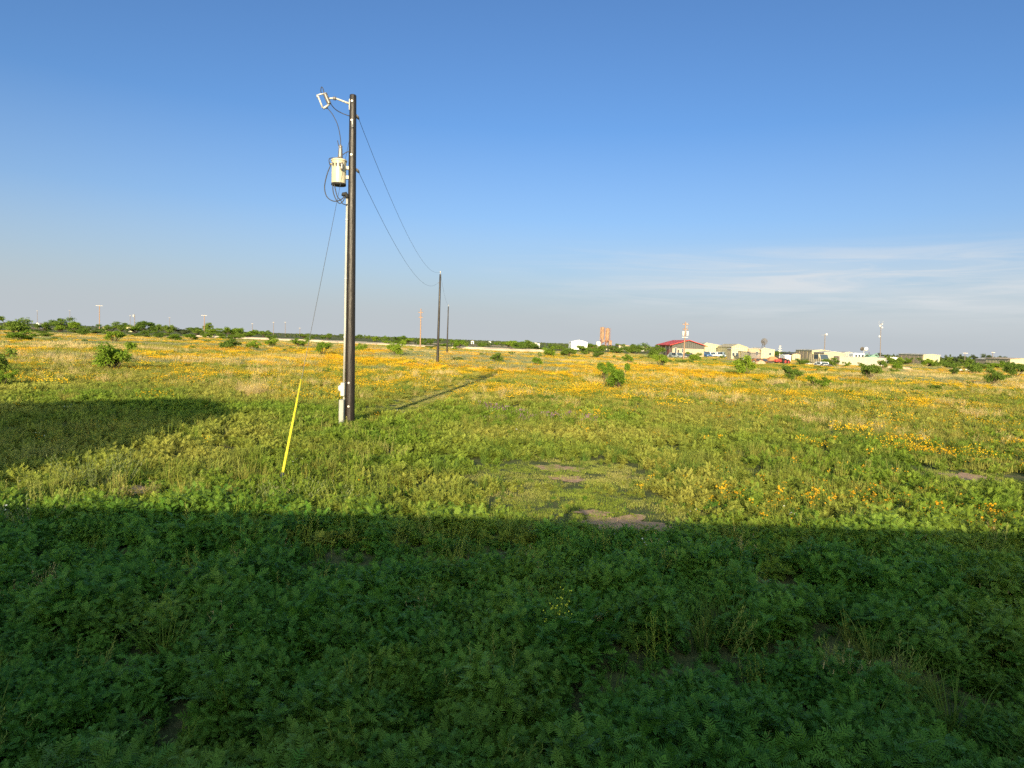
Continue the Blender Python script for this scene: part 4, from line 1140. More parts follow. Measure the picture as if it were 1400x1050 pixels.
vehicle(1041, 497.5, 1.7, 1.0, 3.6, M_rustd, 'rusty_car', 'small rusty car against tan earth left of the orange canopy', .6)
vehicle(1122, 500.5, 2.0, 2.3, 5.0, M_cream, 'parked_truck', 'cream truck front at left end of the cream storage building', .1, cat='truck', box=True)
vehicle(1124.5, 502.2, 1.5, .95, 3.2, M_whitep, 'parked_car', 'low white car beneath the dark bush at container left end', .1)
# white bus roof over the container
YB = 150
xl, xr = X(1167, 490, YB), X(1183, 490, YB); hb_ = Zp(1175, 482.8, YB)
e = empty('parked_bus', ((xl+xr)/2, YB, 0), 0, 'white bus with row of windows rising behind the container', 'bus', 'vehicles parked in the yard')
w = xr-xl
m = MB(); m.bbox(-w/2, w/2, 0, 2.4, .4, hb_, .25); m.build('body', M_whitep, e)
for k in range(3):
    a = -w/2 + .3 + k*(w-.5)/3
    m = MB(); m.bbox(a, a+(w-.5)/3-.2, -.02, .1, hb_-1.05, hb_-.35, .01); m.build('window', M_win, e)
for xx in (-w*.3, w*.3):
    m = MB(); m.tube([(xx, -.02, .45), (xx, .28, .45)], .45, 14); m.build('wheel', M_tyre, e, True)
# floodlight stand behind
q = atd(1180.5, 488, 158); zt = Zp(1180.5, 477, 158)
e = empty('floodlight_stand', (q.x, 158, 0), 0, 'stand with a dark and a white round lamp above the white bus', 'floodlight')
m = MB(); m.tube([(0,0,0),(0,0,zt)], .07, 6); m.tube([(-.5,0,zt-.1),(.5,0,zt-.1)], .05, 5); m.build('stand', M_galv, e)
for s, mt in ((-1, M_post), (1, M_white2)):
    m = MB(); m.tube([(s*.48, .25, zt+.1), (s*.48, -.05, zt), (s*.48, -.15, zt)], [.15, .48, .44], 14); m.build('lamp_head', mt, e, True)
# green machine
q = atd(1192, 490, 148); zt = Zp(1192, 483, 148)
e = empty('green_machine', (q.x, 148, 0), 0, 'faded green farm machine showing over right part of the container', 'machine')
m = MB(); m.prism([(-1.4,.8),(1.3,.8),(1.3,zt*.75),(.2,zt*.9),(-.5,zt*.72),(-1.4,zt*.7)], 0, 1.4); m.build('body', M_green, e)
m = MB(); m.tube([(.3,.5,zt*.8),(1.2,.4,zt*1.0),(1.75,.4,zt*.72)], .12, 6); m.tube([(-.2,.5,zt*.75),(-1.0,.4,zt*.98),(-1.5,.4,zt*.7)], .10, 6); m.build('boom', M_green, e)
m = MB(); m.tube([(-.35,.6,zt*.7),(-.4,.6,zt*1.1)], .07, 6); m.build('exhaust', M_post, e)
for xx, r in ((-.9,.5),(.8,.8)):
    m = MB(); m.tube([(xx,-.12,r),(xx,.12,r)], r, 16); o = m.build('wheel', M_tyre, e, True)
    m = MB(); m.tube([(xx,-.15,r),(xx,-.122,r)], r*.5, 10); m.build('rim', M_green, o)
# dark slatted trailers / pens
def pen(px0, px1, py, pt, label, dark, rails=6):
    Y = at((px0+px1)/2, py).y
    xl, xr = X(px0, py, Y), X(px1, py, Y); h = Zp((px0+px1)/2, pt, Y); w = xr-xl; d = 2.2
    e = empty('stock_trailer', ((xl+xr)/2, Y, 0), 0, label, 'trailer')
    m = MB()
    for k in range(rails):
        z = .6 + (h-.75)*k/(rails-1)
        m.box(-w/2+.05, w/2-.05, -.03, .02, z, z+.16); m.box(-w/2+.05, w/2-.05, d-.02, d+.03, z, z+.16)
    for k in range(5):
        x_ = -w/2 + (w-.1)*k/4
        m.box(x_, x_+.1, -.05, -.031, .5, h-.02); m.box(x_, x_+.1, d+.031, d+.05, .5, h)
    m.build('side_rails', dark, e)
    m = MB(); m.bbox(-w/2-.1, w/2+.1, -.15, d+.15, h+.0, h+.1, .02); m.build('roof', M_darkroof, e)
    m = MB(); m.bbox(-w/2, w/2, 0, d, .42, .56, .02); m.build('deck', M_post, e)
    m = MB(); m.tube([(w/2, d/2, .5), (w/2+1.2, d/2, .45)], .06, 6); m.build('tow_bar', M_post, e)
    for xx in (-.5, .5):
        m = MB(); m.tube([(xx, -.25, .36), (xx, -.06, .36)], .36, 14); o = m.build('wheel', M_tyre, e, True)
        m = MB(); m.tube([(xx, -.28, .36), (xx, -.252, .36)], .18, 10); m.build('rim', M_galv, o)
M_darkgrey = plain('dark_grey_steel', (.07, .07, .075), .6, vary=.3)
pen(1013, 1024.5, 493.5, 481.0, 'taller dark slatted stock trailer right of the small hut', M_darkgrey)
pen(1026, 1039, 494.0, 483.0, 'lower grey slatted stock trailer right of the taller one', plain('mid_grey_steel', (.14, .14, .145), .6, vary=.3), 5)
# orange canopy
b = at(1056, 497.5); Y = b.y
e = empty('orange_canopy', (b.x, Y, 0), 0, 'open shelter with pointed orange canopy roof beside red machinery', 'canopy')
h0 = Zp(1056, 492.2, Y); h1 = Zp(1056, 487.2, Y); wh = (X(1064, 495, Y)-X(1047, 495, Y))/2
m = MB(); m.add([(-wh,-1.3,h0),(wh,-1.3,h0),(wh,1.3,h0),(-wh,1.3,h0),(-.25,0,h1),(.25,0,h1)], [(0,1,5,4),(1,2,5),(2,3,4,5),(3,0,4),(3,2,1,0)]); m.build('canopy_roof', M_orange, e)
m = MB(); m.box(-wh, wh, -1.32, -1.303, h0-.22, h0); m.build('valance', M_rustd, e)
for xx in (-wh+.08, wh-.08):
    for yy in (-1.25, 1.25):
        m = MB(); m.tube([(xx, yy, -.1), (xx, yy, h0)], .05, 6); m.build('pole', M_post, e)
for dx, mt, lab in ((-.25, plain('dark_teal_drum', (.05,.10,.11), .5), 'dark teal drum standing left beneath the orange canopy'), (.65, M_blackp, 'black drum standing right beneath the orange canopy')):
    m = MB(); m.lathe([(.3,0),(.32,.03),(.32,.3),(.335,.32),(.32,.34),(.32,.6),(.335,.62),(.32,.64),(.32,.88),(.30,.9)], 14)
    d = m.build('drum', mt, None, True, (b.x+dx, Y-.6, 0)); tag(d, lab, 'drum', 'drums beneath the canopy')
def tractor(px, py, s, label, paint):
    b = at(px, py)
    e = empty('red_tractor', b, -1.1, label, 'tractor', 'red machines')
    m = MB(); m.bbox(-.35*s, .35*s, -1.6*s, .1*s, .55*s, 1.15*s, .06); m.build('bonnet', paint, e)
    m = MB(); m.bbox(-.5*s, .5*s, .1*s, 1.1*s, .5*s, .95*s, .05); m.build('chassis', M_rustd, e)
    m = MB(); m.bbox(-.3*s, .3*s, .35*s, .8*s, .96*s, 1.35*s, .05); m.build('seat', M_dark, e)
    m = MB(); m.tube([(.2*s, -.9*s, 1.1*s), (.2*s, -.9*s, 1.8*s)], .04, 6); m.build('exhaust', M_post, e)
    for sx_ in (-1, 1):
        for yy, r, ww in ((-1.2*s, .36*s, .16), (.6*s, .68*s, .26)):
            m = MB(); m.tube([(sx_*.62*s, yy, r), (sx_*(.62*s+ww), yy, r)], r, 16); o = m.build('wheel', M_tyre, e, True)
            m = MB(); m.tube([(sx_*(.62*s+ww), yy, r), (sx_*(.62*s+ww+.02), yy, r)], r*.5, 10); m.build('rim', paint, o)
        m = MB(); m.bbox(sx_*.78*s-.2, sx_*.78*s+.2, .1*s, 1.0*s, 1.38*s, 1.44*s, .02); m.build('mudguard', paint, e)
tractor(1066.5, 498.3, .85, 'red tractor close to the right edge of the orange canopy', M_redmach)
tractor(1071.5, 498.3, .75, 'smaller red tractor at foot of the narrow white shed', M_redmach)
# heaps, blocks and rubble
def rock(name, px, py, w, h, mat, label, cat, group=None, seed=0, d=None):
    b = at(px, py); k = b.y/F; W, H = w*k, h*k; D = d or W*.7
    r_ = random.Random(seed*13+5); m = MB(); nu, nv = 14, 6; vs = []
    for j in range(nv+1):
        th = j/nv*math.pi/2
        for i in range(nu):
            a = 2*math.pi*i/nu; q = r_.uniform(.82, 1.12)
            vs.append((W/2*math.cos(a)*math.cos(th)*q, D/2*math.sin(a)*math.cos(th)*q, H*math.sin(th)*q - .05))
    m.add(vs, [(j*nu+i, j*nu+(i+1) % nu, (j+1)*nu+(i+1) % nu, (j+1)*nu+i) for j in range(nv) for i in range(nu)])
    return tag(m.build(name, mat, None, False, tuple(b)), label, cat, group)
M_heap = plain('tan_earth', (.46, .33, .21), .95, vary=.25, scale=1.5, bump=.6)
M_rubble = plain('pale_rubble', (.60, .55, .44), .9, vary=.15, scale=3, bump=.4)
rock('earth_heap', 1216, 505, 18, 5, M_heap, 'tan earth heap just right of the container end', 'earth heap', 'earth heaps', 1)
rock('earth_heap', 1238, 506.5, 20, 5, M_heap, 'wider tan earth heap in front of scrub below the grey panelled warehouse', 'earth heap', 'earth heaps', 2)
rock('earth_heap', 1040, 499, 16, 6.5, M_heap, 'tan earth heap under the grey stock trailer', 'earth heap', 'earth heaps', 3)
rock('earth_heap', 1000, 493.5, 24, 3, plain('brown_scrap', (.22,.15,.11), .9, vary=.4, scale=4), 'low brown scrap heap before the small hut', 'scrap heap', None, 4)
rock('earth_heap', 983, 492.5, 16, 2.6, plain('dark_scrap', (.10,.075,.07), .9, vary=.5, scale=4), 'low dark scrap heap before the white van', 'scrap heap', None, 14)
for i, (px, py, w_, h_, lab) in enumerate(((1299, 509, 5, 3.5, 'pale rubble block at left end of the row under the scrub'), (1310, 509, 13, 6, 'largest pale rubble heap in the scrub row'), (1322, 508, 7, 4, 'pale rubble block right of the largest heap'), (1327, 511, 4, 2.5, 'tiny pale rubble block at right end of the row'))):
    rock('rubble', px, py, w_, h_, M_rubble, lab, 'rubble', 'pale rubble blocks', 20+i)
b = at(1109, 500); m = MB(); k = b.y/F
m.add([(-7*k,-.6,0),(7*k,-.6,0),(7*k,.8,0),(-7*k,.8,0),(-5*k,-.3,3.2*k),(4.5*k,-.3,3.2*k),(4.5*k,.6,3.2*k),(-5*k,.6,3.2*k)], [(0,1,5,4),(1,2,6,5),(2,3,7,6),(3,0,4,7),(4,5,6,7)])
tag(m.build('concrete_block', M_concrete, None, False, tuple(b)), 'pale tan concrete ramp block in the grass between warehouse and red machines', 'concrete block')

# ------------------------------------------------------------------ mesquite shrubs and trees
M_bark = plain('mesquite_bark', (.07, .05, .038), .9, vary=.3, scale=12)
M_mesq = leaf('mesquite_leaf', (.11, .195, .018), (.23, .32, .032), transl=.35)
M_mesq2 = leaf('mesquite_leaf_dark', (.08, .14, .022), (.17, .24, .036), transl=.3)
M_oak = leaf('dark_tree_leaf', (.04, .06, .025), (.08, .105, .04), transl=.1)
def shrub_mesh(kind, seed, leaf_n, spread=1.0, lobes=7, flat=.75, droop=.3, leafl=.10):
    """unit shrub about 1 m tall and 1.1 m wide: stems and a crown of feathery leaf sprays in uneven lobes"""
    r_ = random.Random(seed)
    tr = MB(); cr = MB(); L = []
    for i in range(lobes):
        a = i*2.4 + r_.uniform(-.6, .6); t = r_.random()
        rr = spread*.50*math.sqrt((i+.3)/lobes)*(.55+.6*t)
        z = .30 + .52*t + r_.uniform(-.08, .10)
        L.append((Vector((math.cos(a)*rr, math.sin(a)*rr, z)), r_.uniform(.07, .17)))
    for c, rad in L:
        b = Vector((r_.gauss(0, .03), r_.gauss(0, .03), -.03))
        mid = b.lerp(c, .5) + Vector((r_.gauss(0, .03), r_.gauss(0, .03), -.05))
        tr.tube([b, mid, c], [.020, .013, .006], 5, 0, False)
        for q in range(3):
            d = Vector((r_.gauss(0,1), r_.gauss(0,1), r_.gauss(.4,.7))).normalized()
            tr.tube([mid.lerp(c, .6), c + d*rad*.8], [.007, .003], 4, 0, False)
    for k in range(leaf_n):
        c, rad = L[r_.randrange(len(L))]
        d = Vector((r_.gauss(0,1), r_.gauss(0,1), r_.gauss(.15,.9))).normalized()
        p = c + Vector((d.x, d.y, d.z*flat))*rad*(r_.random()**.5)*r_.uniform(.8, 1.6)
        if p.z < .06: p.z = r_.uniform(.05, .15)
        # one spray: a thin bent strip of leaflets
        az = r_.uniform(0, 6.283); el = r_.uniform(-.9, .7) - droop
        dv = (Vector((math.cos(az)*math.cos(el), math.sin(az)*math.cos(el), math.sin(el)))*.7 + d*.5).normalized()
        sd = dv.cross(Vector((r_.gauss(0,1), r_.gauss(0,1), r_.gauss(0,1)))).normalized()
        l = leafl*r_.uniform(.6, 1.3); w = l*.20
        e1 = p + dv*l*.5; e2 = p + dv*l + Vector((0,0,-l*.25))
        cr.add([p - sd*w*.3, p + sd*w*.3, e1 + sd*w, e2 + sd*w*.2, e2 - sd*w*.2, e1 - sd*w], [(0,1,2,5),(5,2,3,4)])
    # scale the crown to 1 m tall, 1 m wide, judged without the last stray sprays
    P = np.array(cr.v); w_ = np.percentile(np.hypot(P[:, 0], P[:, 1]), 97)*2; h_ = np.percentile(P[:, 2], 98.5)
    for q in (tr, cr): q.v = [(a/w_, b/w_, c/h_) for a, b, c in q.v]
    return tr, cr
SHR = []
for i in range(5):
    tr, cr = shrub_mesh('s', 100+i, 3000, 1.0 + .12*(i % 3), 11 + i % 4, .85, .15, .075)
    SHR.append((tr.mesh('trunk', M_bark), [cr.mesh('crown', m_) for m_ in (M_mesq, M_mesq2, M_oak)]))
def shrub(px, py, w, h, label, v=None, tone=0, name='mesquite_shrub', cat='shrub', group=None, rnd=rng, pos=None, wh=None):
    b = at(px, py) if pos is None else pos
    k = b.y/F
    W, H = (w*k, h*k) if wh is None else wh
    v = rnd.randrange(5) if v is None else v
    e = empty(name, b, rnd.uniform(0, 6.28), label, cat, group)
    e.scale = (W, W, H)
    t = bpy.data.objects.new('trunk', SHR[v][0]); COL.objects.link(t); t.parent = e
    c = bpy.data.objects.new('crown', SHR[v][1][tone]); COL.objects.link(c); c.parent = e
    return e
S = [
 (22, 457.5, 42, 23, 'large round mesquite tree at far left of the treeline', 1), (28, 467, 36, 14, 'bright green spreading shrub in front of the large far left tree', 0),
 (60, 455, 30, 14, 'low round tree left in the left tree cluster', 1), (83, 453, 30, 18, 'tallest tree in middle of the left tree cluster', 1),
 (104, 455.5, 26, 15, 'green tree at right end of the left tree cluster', 0), (114, 459.5, 18, 13, 'small shrub on right flank of left tree cluster', 1), (62, 462, 20, 8, 'small grey green bush beneath the left tree cluster', 1),
 (150, 454, 32, 10, 'low tree under the tall pale crossarm pole', 1), (165, 453, 26, 12, 'bushy tree left of the small yellow barn', 1), (200, 456, 34, 16, 'round tree right of the small yellow barn', 1), (185, 455, 24, 11, 'low tree hiding foot of the small yellow barn', 0), (214, 456, 18, 11, 'dark tree right of round tree by yellow barn', 1),
 (230, 457, 26, 12.5, 'round topped tree below faint pole on left horizon', 1), (250, 457, 34, 9, 'dark flat bush right of round topped tree', 2), (270, 458, 22, 10, 'small bush left of white crossarm pole', 1), (283, 453, 15, 11.5, 'lone dark tree behind white crossarm pole', 1), (290, 458, 20, 9, 'low bush right of white crossarm pole', 0), (314, 460, 34, 12, 'bush with pale road in front, right of white crossarm pole', 0), (338, 461, 30, 9, 'low bush beside the pale road on left', 0),
 (157, 469, 32, 16, 'bright shrub directly behind the largest left field shrub', 0), (154, 507, 55, 38, 'largest left field shrub with forked bright green crown', 0),
 (-6, 512, 44, 34, 'dark shrub cut by left edge of the photograph', 1), (2, 531, 36, 24, 'light green shrub below the dark left edge shrub', 0),
 (239, 467, 22, 10, 'left one of two small bushes before the dark flat bush', 0), (262, 466, 22, 9, 'right one of two small bushes before the dark flat bush', 0),
 (312, 479, 30, 16, 'round dark shrub amid yellow flowers left of thin guy wire', 1), (346, 479, 20, 13, 'small shrub next right of round dark shrub', 0), (371, 476, 24, 13, 'shrub with pale road behind, left of guy wire', 0), (411, 475, 26, 13, 'shrub just left of the guy wire', 0), (440, 486, 24, 18, 'shrub between guy wire and transformer pole', 0),
 (493, 481, 18, 11, 'small shrub immediately right of transformer pole', 0), (541, 487, 24, 20, 'rounded shrub midway between transformer pole and second pole', 0), (625, 478, 20, 13, 'shrub right of the slim third pole', 0), (679, 497, 22, 14, 'rounded shrub alone right of the second pole', 1), (734, 502, 20, 13, 'low round shrub in the centre of flower field', 0),
 (751, 489, 18, 15, 'shrub in front of white gabled shed left side', 0), (775, 488, 26, 14, 'shrub below white gabled shed', 1), (800, 486, 32, 13, 'wide dark shrub below and right of white gabled shed', 1), (816, 490, 20, 11, 'shrub with forked top left of twin silos foot', 1),
 (829, 522, 26, 26, 'darker left half of the big central shrub pair', 0), (843, 534, 32, 36, 'brighter taller right half of the big central shrub pair', 0), (858, 497, 16, 12, 'small sparse shrub behind the big central shrub pair', 0), (868, 501.5, 5, 6, 'tiny upright shrub right of the big central pair', 0),
 (893, 491, 30, 20, 'dark dense bush left of red roofed building', 1), (904, 502, 24, 17, 'bright rounded bush in front of red roofed building left corner', 0), (949, 494, 22, 12, 'round bush just right of transformer bank pole', 0), (1016, 514, 32, 27, 'bright shrub in front of the dark stock trailers', 0),
 (1082, 523, 36, 22, 'wide pale green shrub below narrow white shed', 1), (1119, 532, 32, 17, 'dense bright low shrub below cream storage building', 0), (1190, 519, 32, 20, 'airy shrub in front of the container right half', 1), (1235, 526, 18, 6, 'low bright bush below the wide earth heap', 0), (1279, 534, 20, 9, 'dull green low bush right in the flower field', 1), (1304, 514, 16, 12, 'shrub before the largest rubble heap', 1), (1358, 528, 30, 23, 'dark spreading shrub near right edge of field', 1), (1386, 517, 32, 18, 'shrub close to right edge before scrub', 1), (1332, 512, 24, 16, 'dark bush right of the rubble row', 1),
 (1133, 501.5, 24, 12, 'dark bush at left end of the container', 1), (1158, 503, 12, 8, 'thin little bush against the container left half', 0), (1177, 503, 10, 7, 'thin little bush against the container middle', 0), (1207, 506, 14, 13, 'dark bush at right end of the container', 1), (1226, 507, 18, 11, 'bush between two earth heaps', 0), (1097, 500, 18, 9, 'bush in front of dark roofed low shed', 1), (1058, 489, 22, 9, 'dark green bushes behind the orange canopy', 1), (992, 481, 14, 6, 'bush below the dark lean-to', 1), (1110, 490, 30, 7, 'dark hedge below the cream warehouse', 1),
 (865, 484, 28, 13, 'rounded bush below cream office by silos', 1), (842, 484, 20, 10, 'bush at foot of twin silos', 1), (820, 482, 24, 9, 'low bush left before the twin silos', 1), (712, 481, 20, 8, 'bush at right end of caliche pad', 1), (1256, 536, 16, 6, 'small pale bush low in right meadow', 0), (1156, 541, 26, 8, 'flat green bush in straw below the container', 0), (1306, 549, 26, 7, 'bright low bush amid yellow flowers at right', 0), (746, 551, 24, 12, 'dark little bush in green weeds at mid field', 1), (869, 552, 22, 9, 'low bright bush right below the central pair', 0), (724, 549, 10, 9, 'tiny dark bush left of the dark little bush', 1), (905, 545, 30, 5, 'flat green weed patch right of the low bright bush', 0), (440, 512, 22, 8, 'small bush in flowers left of the transformer pole', 0), (366, 517, 24, 7, 'low flat bush in flowers above yellow guard', 0), (625, 496, 24, 7, 'dark low bush right of second pole foot', 1), (1035, 525, 20, 7, 'low bush below bright shrub by stock trailers', 1), (962, 523, 14, 6, 'low bush in flowers below red roofed building', 1), (890, 512, 10, 6, 'small bush right of the big central pair', 1),
]
for i, (px, py, w_, h_, lab, tone) in enumerate(S):
    shrub(px, py, w_, h_, lab, i % 5, tone, name='mesquite_shrub' if h_ < 15.9 or py > 470 else 'mesquite_tree', cat='shrub' if h_ < 15.9 or py > 470 else 'tree')
for i, (px, w_, h_, lab) in enumerate(((1295, 8, 5.5, 'small dark round tree left of two on right horizon'), (1317, 9, 6, 'dark round tree right of small one on right horizon'), (1341, 24, 6, 'broad low dark tree between thin poles at right horizon'), (1352, 18, 7.5, 'tallest dark round tree left of thin pole at far right'), (1367, 14, 6, 'dark tree behind the low pale hall'), (1305, 14, 3.5, 'dark low hedge tree between small round trees'), (1210, 18, 4, 'dark trees behind white low building left part'), (1224, 10, 3.2, 'dark tree behind white low building right part'))):
    Y = 260; p = Vector((X(px, 490, Y), Y, 0)); k = Y/F
    yh = 467 + (px-700)*.0372
    shrub(0, 0, 0, 0, lab, i % 5, 2, 'dark_tree', 'tree', 'dark trees on the right horizon', pos=p, wh=(w_*k, CZ + (h_-1.5)*k))
# scrub belts: individual shrubs, placed by hand-tuned bands
def belt(n, pxa, pxb, pya, pyb, wa, wb, ha, hb, label, group, seed, tones=(0, 1, 1), slope=.0371, name='scrub_bush'):
    r_ = random.Random(seed)
    for i in range(n):
        px = r_.uniform(pxa, pxb); py = r_.uniform(pya, pyb) + (px-(pxa+pxb)/2)*slope
        w_ = r_.uniform(wa, wb); h_ = r_.uniform(ha, hb)
        shrub(px, py, w_, h_, label, None, r_.choice(tones), name, 'bush', group, r_)
belt(60, 1208, 1440, 497, 506.5, 10, 22, 6, 10.5, 'green bush of the dense scrub belt between the container and right edge', 'bushes of the right scrub belt', 41)
belt(22, 690, 890, 477, 482, 12, 26, 6, 10, 'green bush of the scrub belt below the silos and white shed', 'bushes of the central scrub belt', 42)
belt(60, 285, 700, 463, 471, 7, 20, 4, 8, 'low green bush of the scrub along the pale road', 'bushes along the pale road', 43)
belt(22, -20, 300, 454, 460, 10, 22, 4, 9, 'low green bush of the scrub beneath left treeline', 'bushes beneath the left treeline', 44)
belt(26, 640, 1000, 484, 494, 5, 12, 3, 6, 'small green bush dotted in the flowers before the buildings', 'small bushes before the buildings', 45)
belt(26, 1000, 1420, 506, 528, 6, 16, 3, 7, 'small green bush dotted in the right meadow', 'small bushes in the right meadow', 46)
belt(30, 0, 640, 466, 486, 5, 12, 3, 5, 'small green bush dotted in the left flower meadow', 'small bushes in the left meadow', 47)

M_sky_wood = leaf('far_wood_leaf', (.055, .08, .035), (.11, .135, .06), transl=.15)  # leaf colour greyed to give the skyline a hazy look
# far wooded skyline: nobody could count it
for i in range(3):
    tr, cr = shrub_mesh('t', 300+i, 420, 1.3, 6, .8, .1, .26)
    proto('skylinetree', cr, M_sky_wood)
for i in range(2):
    tr, cr = shrub_mesh('t', 310+i, 420, 1.3, 6, .8, .1, .26)
    proto('skylinetree', cr, M_oak)
n = 5200
y = nrg.uniform(260, 1500, n); x = nrg.uniform(-.86, .86, n)*y
k = pick(sstep(fbm(x, y*.6, 90, 140), .40, .56)*np.interp(x/y, [-.5, -.1], [.3, .9])*np.interp(y, [260, 420], [.5, 1])); x, y = x[k], y[k]
sc_ = nrg.uniform(1.6, 3.0, len(x))*np.interp(y, [260, 600, 1500], [.75, 1.05, 1.5])
scatter('distant_woodland', 'skylinetree', x, y, sc_*.78, lean=.05)

# ------------------------------------------------------------------ single plants near the camera
b = at(765, 885)
e = empty('flowering_weed', b, 0, 'tall sprawling weed with sparse pale yellow flowers in the shade, low centre', 'plant')
m = MB(); fl = MB(); r_ = random.Random(3)
for i in range(22):
    a = r_.uniform(0, 6.28); sp = r_.uniform(.05, .26); h = r_.uniform(.22, .44)
    p = Vector((0, 0, 0)); q = Vector((math.cos(a)*sp*.5, math.sin(a)*sp*.5, h*.6)); t = Vector((math.cos(a)*sp, math.sin(a)*sp, h))
    m.tube([p, q, t], [.003, .002, .001], 4, 0, False)
    for s in range(5):
        f = r_.uniform(.45, 1); c = q.lerp(t, (f-.45)/.55) + Vector((r_.gauss(0, .03), r_.gauss(0, .03), r_.uniform(0, .04)))
        m.tube([q.lerp(t, max(0, (f-.6)/.55)), c], .001, 3, 0, False)
        if s < 3: flower(fl, c, .008, (r_.gauss(0,.4), -.6, 1), 0, 4)
    for s in range(3): blade(m, p.lerp(q, r_.uniform(.2, 1)), r_.uniform(0, 6.28), r_.uniform(.5, 1.2), r_.uniform(.04, .09), .012, .3, 2)
m.build('stems', M_stalk, e); fl.build('flowers', M_lemon, e)
def tall_weed(px, py, hgt, n, spread, label, seed):
    b = at(px, py); e = empty('tall_weed', b, 0, label, 'plant'); r_ = random.Random(seed); m = MB(); st = MB()
    for i in range(n):
        a = r_.uniform(0, 6.28); sp = spread*math.sqrt(r_.random()); h = hgt*r_.uniform(.55, 1)
        p = Vector((math.cos(a)*sp*.35, math.sin(a)*sp*.35, 0)); t = Vector((math.cos(a)*sp, math.sin(a)*sp, h))
        st.tube([p, t], [.004, .0015], 4, 0, False)
        k = int(h/.02)
        for j in range(k):
            f = (j+1)/k
            blade(m, p.lerp(t, f), j*2.4, .6, .07*(1.1-.5*f), .011, .2, 2)
    st.build('stems', M_stalk, e); m.build('leaves', M_pale, e)
tall_weed(128, 672, .62, 34, .62, 'tall pale grey green weed clump at edge of left shadow', 1)
tall_weed(165, 662, .5, 16, .4, 'shorter pale weed right of the tall pale clump', 2)
tall_weed(400, 694, .42, 22, .5, 'pale dry weed clump at foot of yellow guard', 3)
tall_weed(352, 692, .36, 16, .45, 'pale weed clump left of yellow guard on shadow edge', 4)
tall_weed(452, 696, .34, 16, .45, 'pale weed clump right of yellow guard on shadow edge', 5)
tall_weed(40, 735, .42, 16, .45, 'shaded tall weed clump near left edge with small white flowers', 6)

# ------------------------------------------------------------------ what throws the shadows from behind the camera
M_fence = ribbed('stand_in_fence_metal', (.45, .45, .43), .2)
FZ = CZ - .085  # fence stands in for the unseen object whose shadow covers the foreground
fe = empty('metal_fence', (0, -.22, 0), R(2.3), 'unseen tall corrugated metal fence behind the viewpoint, standing in for whatever shades the foreground', 'fence')
m = MB(); m.box(-14, 14, -.02, .02, -.1, FZ-.05); m.build('fence_sheet', M_fence, fe)
m = MB(); m.box(-14, 14, -.04, .04, FZ-.049, FZ); m.build('top_rail', M_galv, fe)
for k in range(15):
    m = MB(); m.box(-14+2*k-.05, -14+2*k+.05, -.14, -.041, -.1, FZ-.1); m.build('fence_post', M_galv, fe)
# barn to the left behind
BY = -1.0
e = empty('barn', (-13.0, BY, 0), 0, 'tall grey gabled barn behind and left of the viewpoint', 'barn')
def sz(px, py):
    """height of whatever throws its shadow on a ground pixel, standing in plane BY"""
    g = at(px, py); t = (g.y-BY)/anti.y
    return g.x - anti.x*t, -anti.z*t
a_, b_, c_ = sz(338, 571), sz(284, 549), sz(0, 557)
d_ = sz(314, 554.5)
EXT = c_[0] - 12
slope_ = (c_[1]-b_[1])/(c_[0]-b_[0])
poly = [(a_[0], -.1), (a_[0], a_[1]), d_, b_, c_, (EXT, c_[1]-.6), (EXT, -.1)]
m = MB(); m.prism([(x_+13, z_) for x_, z_ in poly][::-1], -8, 0); m.build('wall', M_grey_sheet, e)
m = MB(); rp = [(x_+13, z_) for x_, z_ in (a_, d_, b_, c_, (EXT, c_[1]-.6))]
m.prism(rp + [(x_, z_+.04) for x_, z_ in rp[::-1]], -8.1, .02); m.build('roof', M_paleroof, e)
# the photographer holding the phone up over the fence
M_skin = plain('skin', (.45, .27, .19), .5, vary=.05)
M_shirt = plain('grey_shirt', (.20, .22, .26), .85)
M_jean = plain('denim', (.06, .08, .14), .9)
CR = -.68; CTH = .42
pe = empty('person', (0, CR, 0), 0, 'person on a step behind the fence holding a phone overhead with both hands', 'person')
def skinned(name, verts, edges, radii, mat, parent, sub=2):
    me = bpy.data.meshes.new(name); me.from_pydata(verts, edges, []); me.materials.append(mat)
    o = bpy.data.objects.new(name, me); COL.objects.link(o); o.parent = parent
    sk = o.modifiers.new('skin', 'SKIN')
    for v_, r in zip(me.skin_vertices[0].data, radii): v_.radius = (r, r)
    me.skin_vertices[0].data[0].use_root = True
    s_ = o.modifiers.new('sub', 'SUBSURF'); s_.levels = sub; s_.render_levels = sub
    return o
hz_ = CZ - CTH    # hand height above the step
V_ = [(0,0,CTH+.95),(0,0,CTH+1.15),(0,.01,CTH+1.38),(0,.02,CTH+1.50),(0,.03,CTH+1.57),(0,.05,CTH+1.66),(0,.05,CTH+1.76)]
E_ = [(0,1),(1,2),(2,3),(3,4),(4,5),(5,6)]; Rr = [.15,.14,.15,.07,.06,.095,.075]
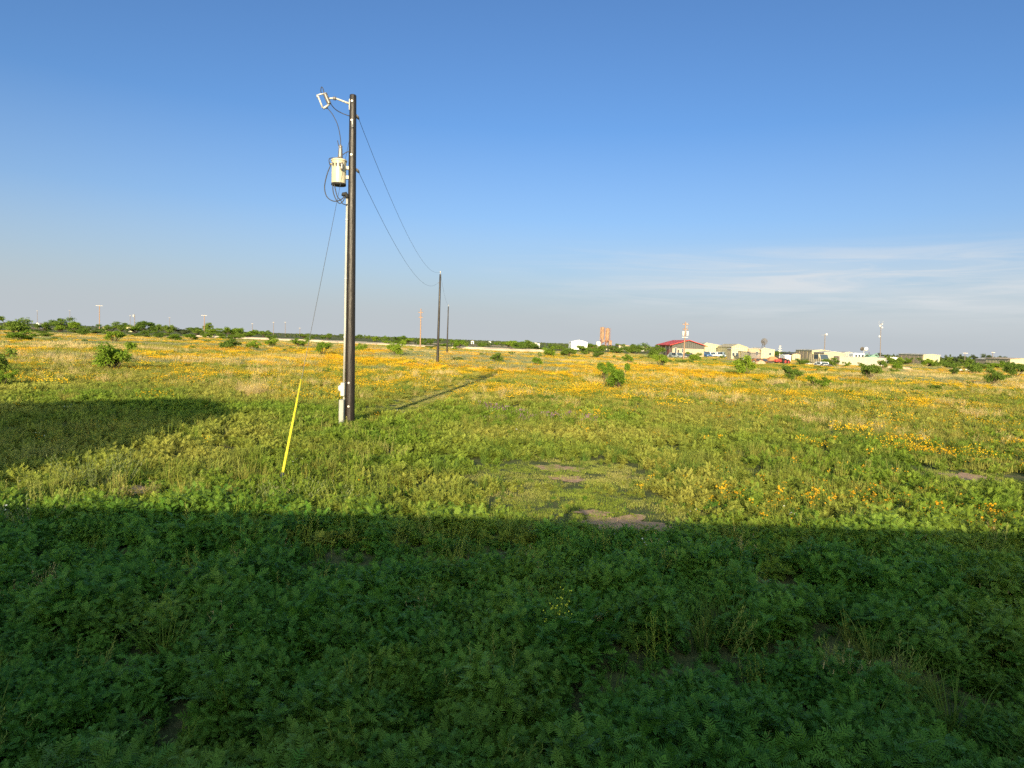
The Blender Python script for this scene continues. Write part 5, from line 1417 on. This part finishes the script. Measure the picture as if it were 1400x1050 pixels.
for s in (-1, 1):
    i = len(V_)
    V_ += [(s*.19,.03,CTH+1.44),(s*.25,.30,CZ-.34),(s*.155,.48,CZ-.11),(s*.125,.56,CZ-.01),(s*.085,.59,CZ+.045)]; E_ += [(2,i),(i,i+1),(i+1,i+2),(i+2,i+3),(i+3,i+4)]; Rr += [.07,.055,.05,.04,.042]
    i = len(V_)
    V_ += [(s*.10,0,CTH+.86),(s*.11,.02,CTH+.48),(s*.11,-.02,CTH+.08),(s*.11,.14,CTH+.04)]; E_ += [(0,i),(i,i+1),(i+1,i+2),(i+2,i+3)]; Rr += [.095,.065,.045,.04]
skinned('body', V_, E_, Rr, M_skin, pe)
m = MB(); m.lathe([(.19,CTH+.90),(.175,CTH+1.05),(.19,CTH+1.3),(.165,CTH+1.45),(.085,CTH+1.5)], 16); m.build('shirt', M_shirt, pe, True)
for s in (-1, 1):
    m = MB(); m.tube([(s*.10,0,CTH+.93),(s*.11,.02,CTH+.48),(s*.11,-.02,CTH+.1)], [.13,.09,.075], 12); m.build('trouser_leg', M_jean, pe, True)
    for k in range(4):
        fx = s*(.080-.004*k); zz = CZ + .075 - .02*k
        skinned('finger', [(s*.09,.58,zz-.005),(fx,.604,zz),(s*.05,.606,zz-.004)], [(0,1),(1,2)], [.009,.008,.007], M_skin, pe, 1)
    skinned('thumb', [(s*.088,.57,CZ+.02),(s*.07,.56,CZ-.005),(s*.045,.565,CZ+.0)], [(0,1),(1,2)], [.011,.010,.008], M_skin, pe, 1)
    m = MB(); m.tube([(s*.031,.135,CTH+1.685),(s*.031,.148,CTH+1.685)], [.014,.008], 8); m.build('eye', M_dark, pe, True)
m = MB(); m.lathe([(.10,CTH+1.70),(.108,CTH+1.76),(.085,CTH+1.84),(.02,CTH+1.86)], 14, (0,.035,0)); m.build('hair', M_dark, pe, True)
m = MB(); m.bbox(-.085, .085, CR+.575, CR+.583, CZ-.005, CZ+.08, .003)
tag(m.build('phone', M_dark), 'dark phone held overhead in the hands of the person behind the fence', 'phone')
m = MB(); m.bbox(-.35, .35, CR-.3, CR+.25, 0, CTH-.03, .02)
tag(m.build('step_box', plain('rough_boards', (.30,.22,.14), .9)), 'wooden step box the person behind the fence stands on', 'box')
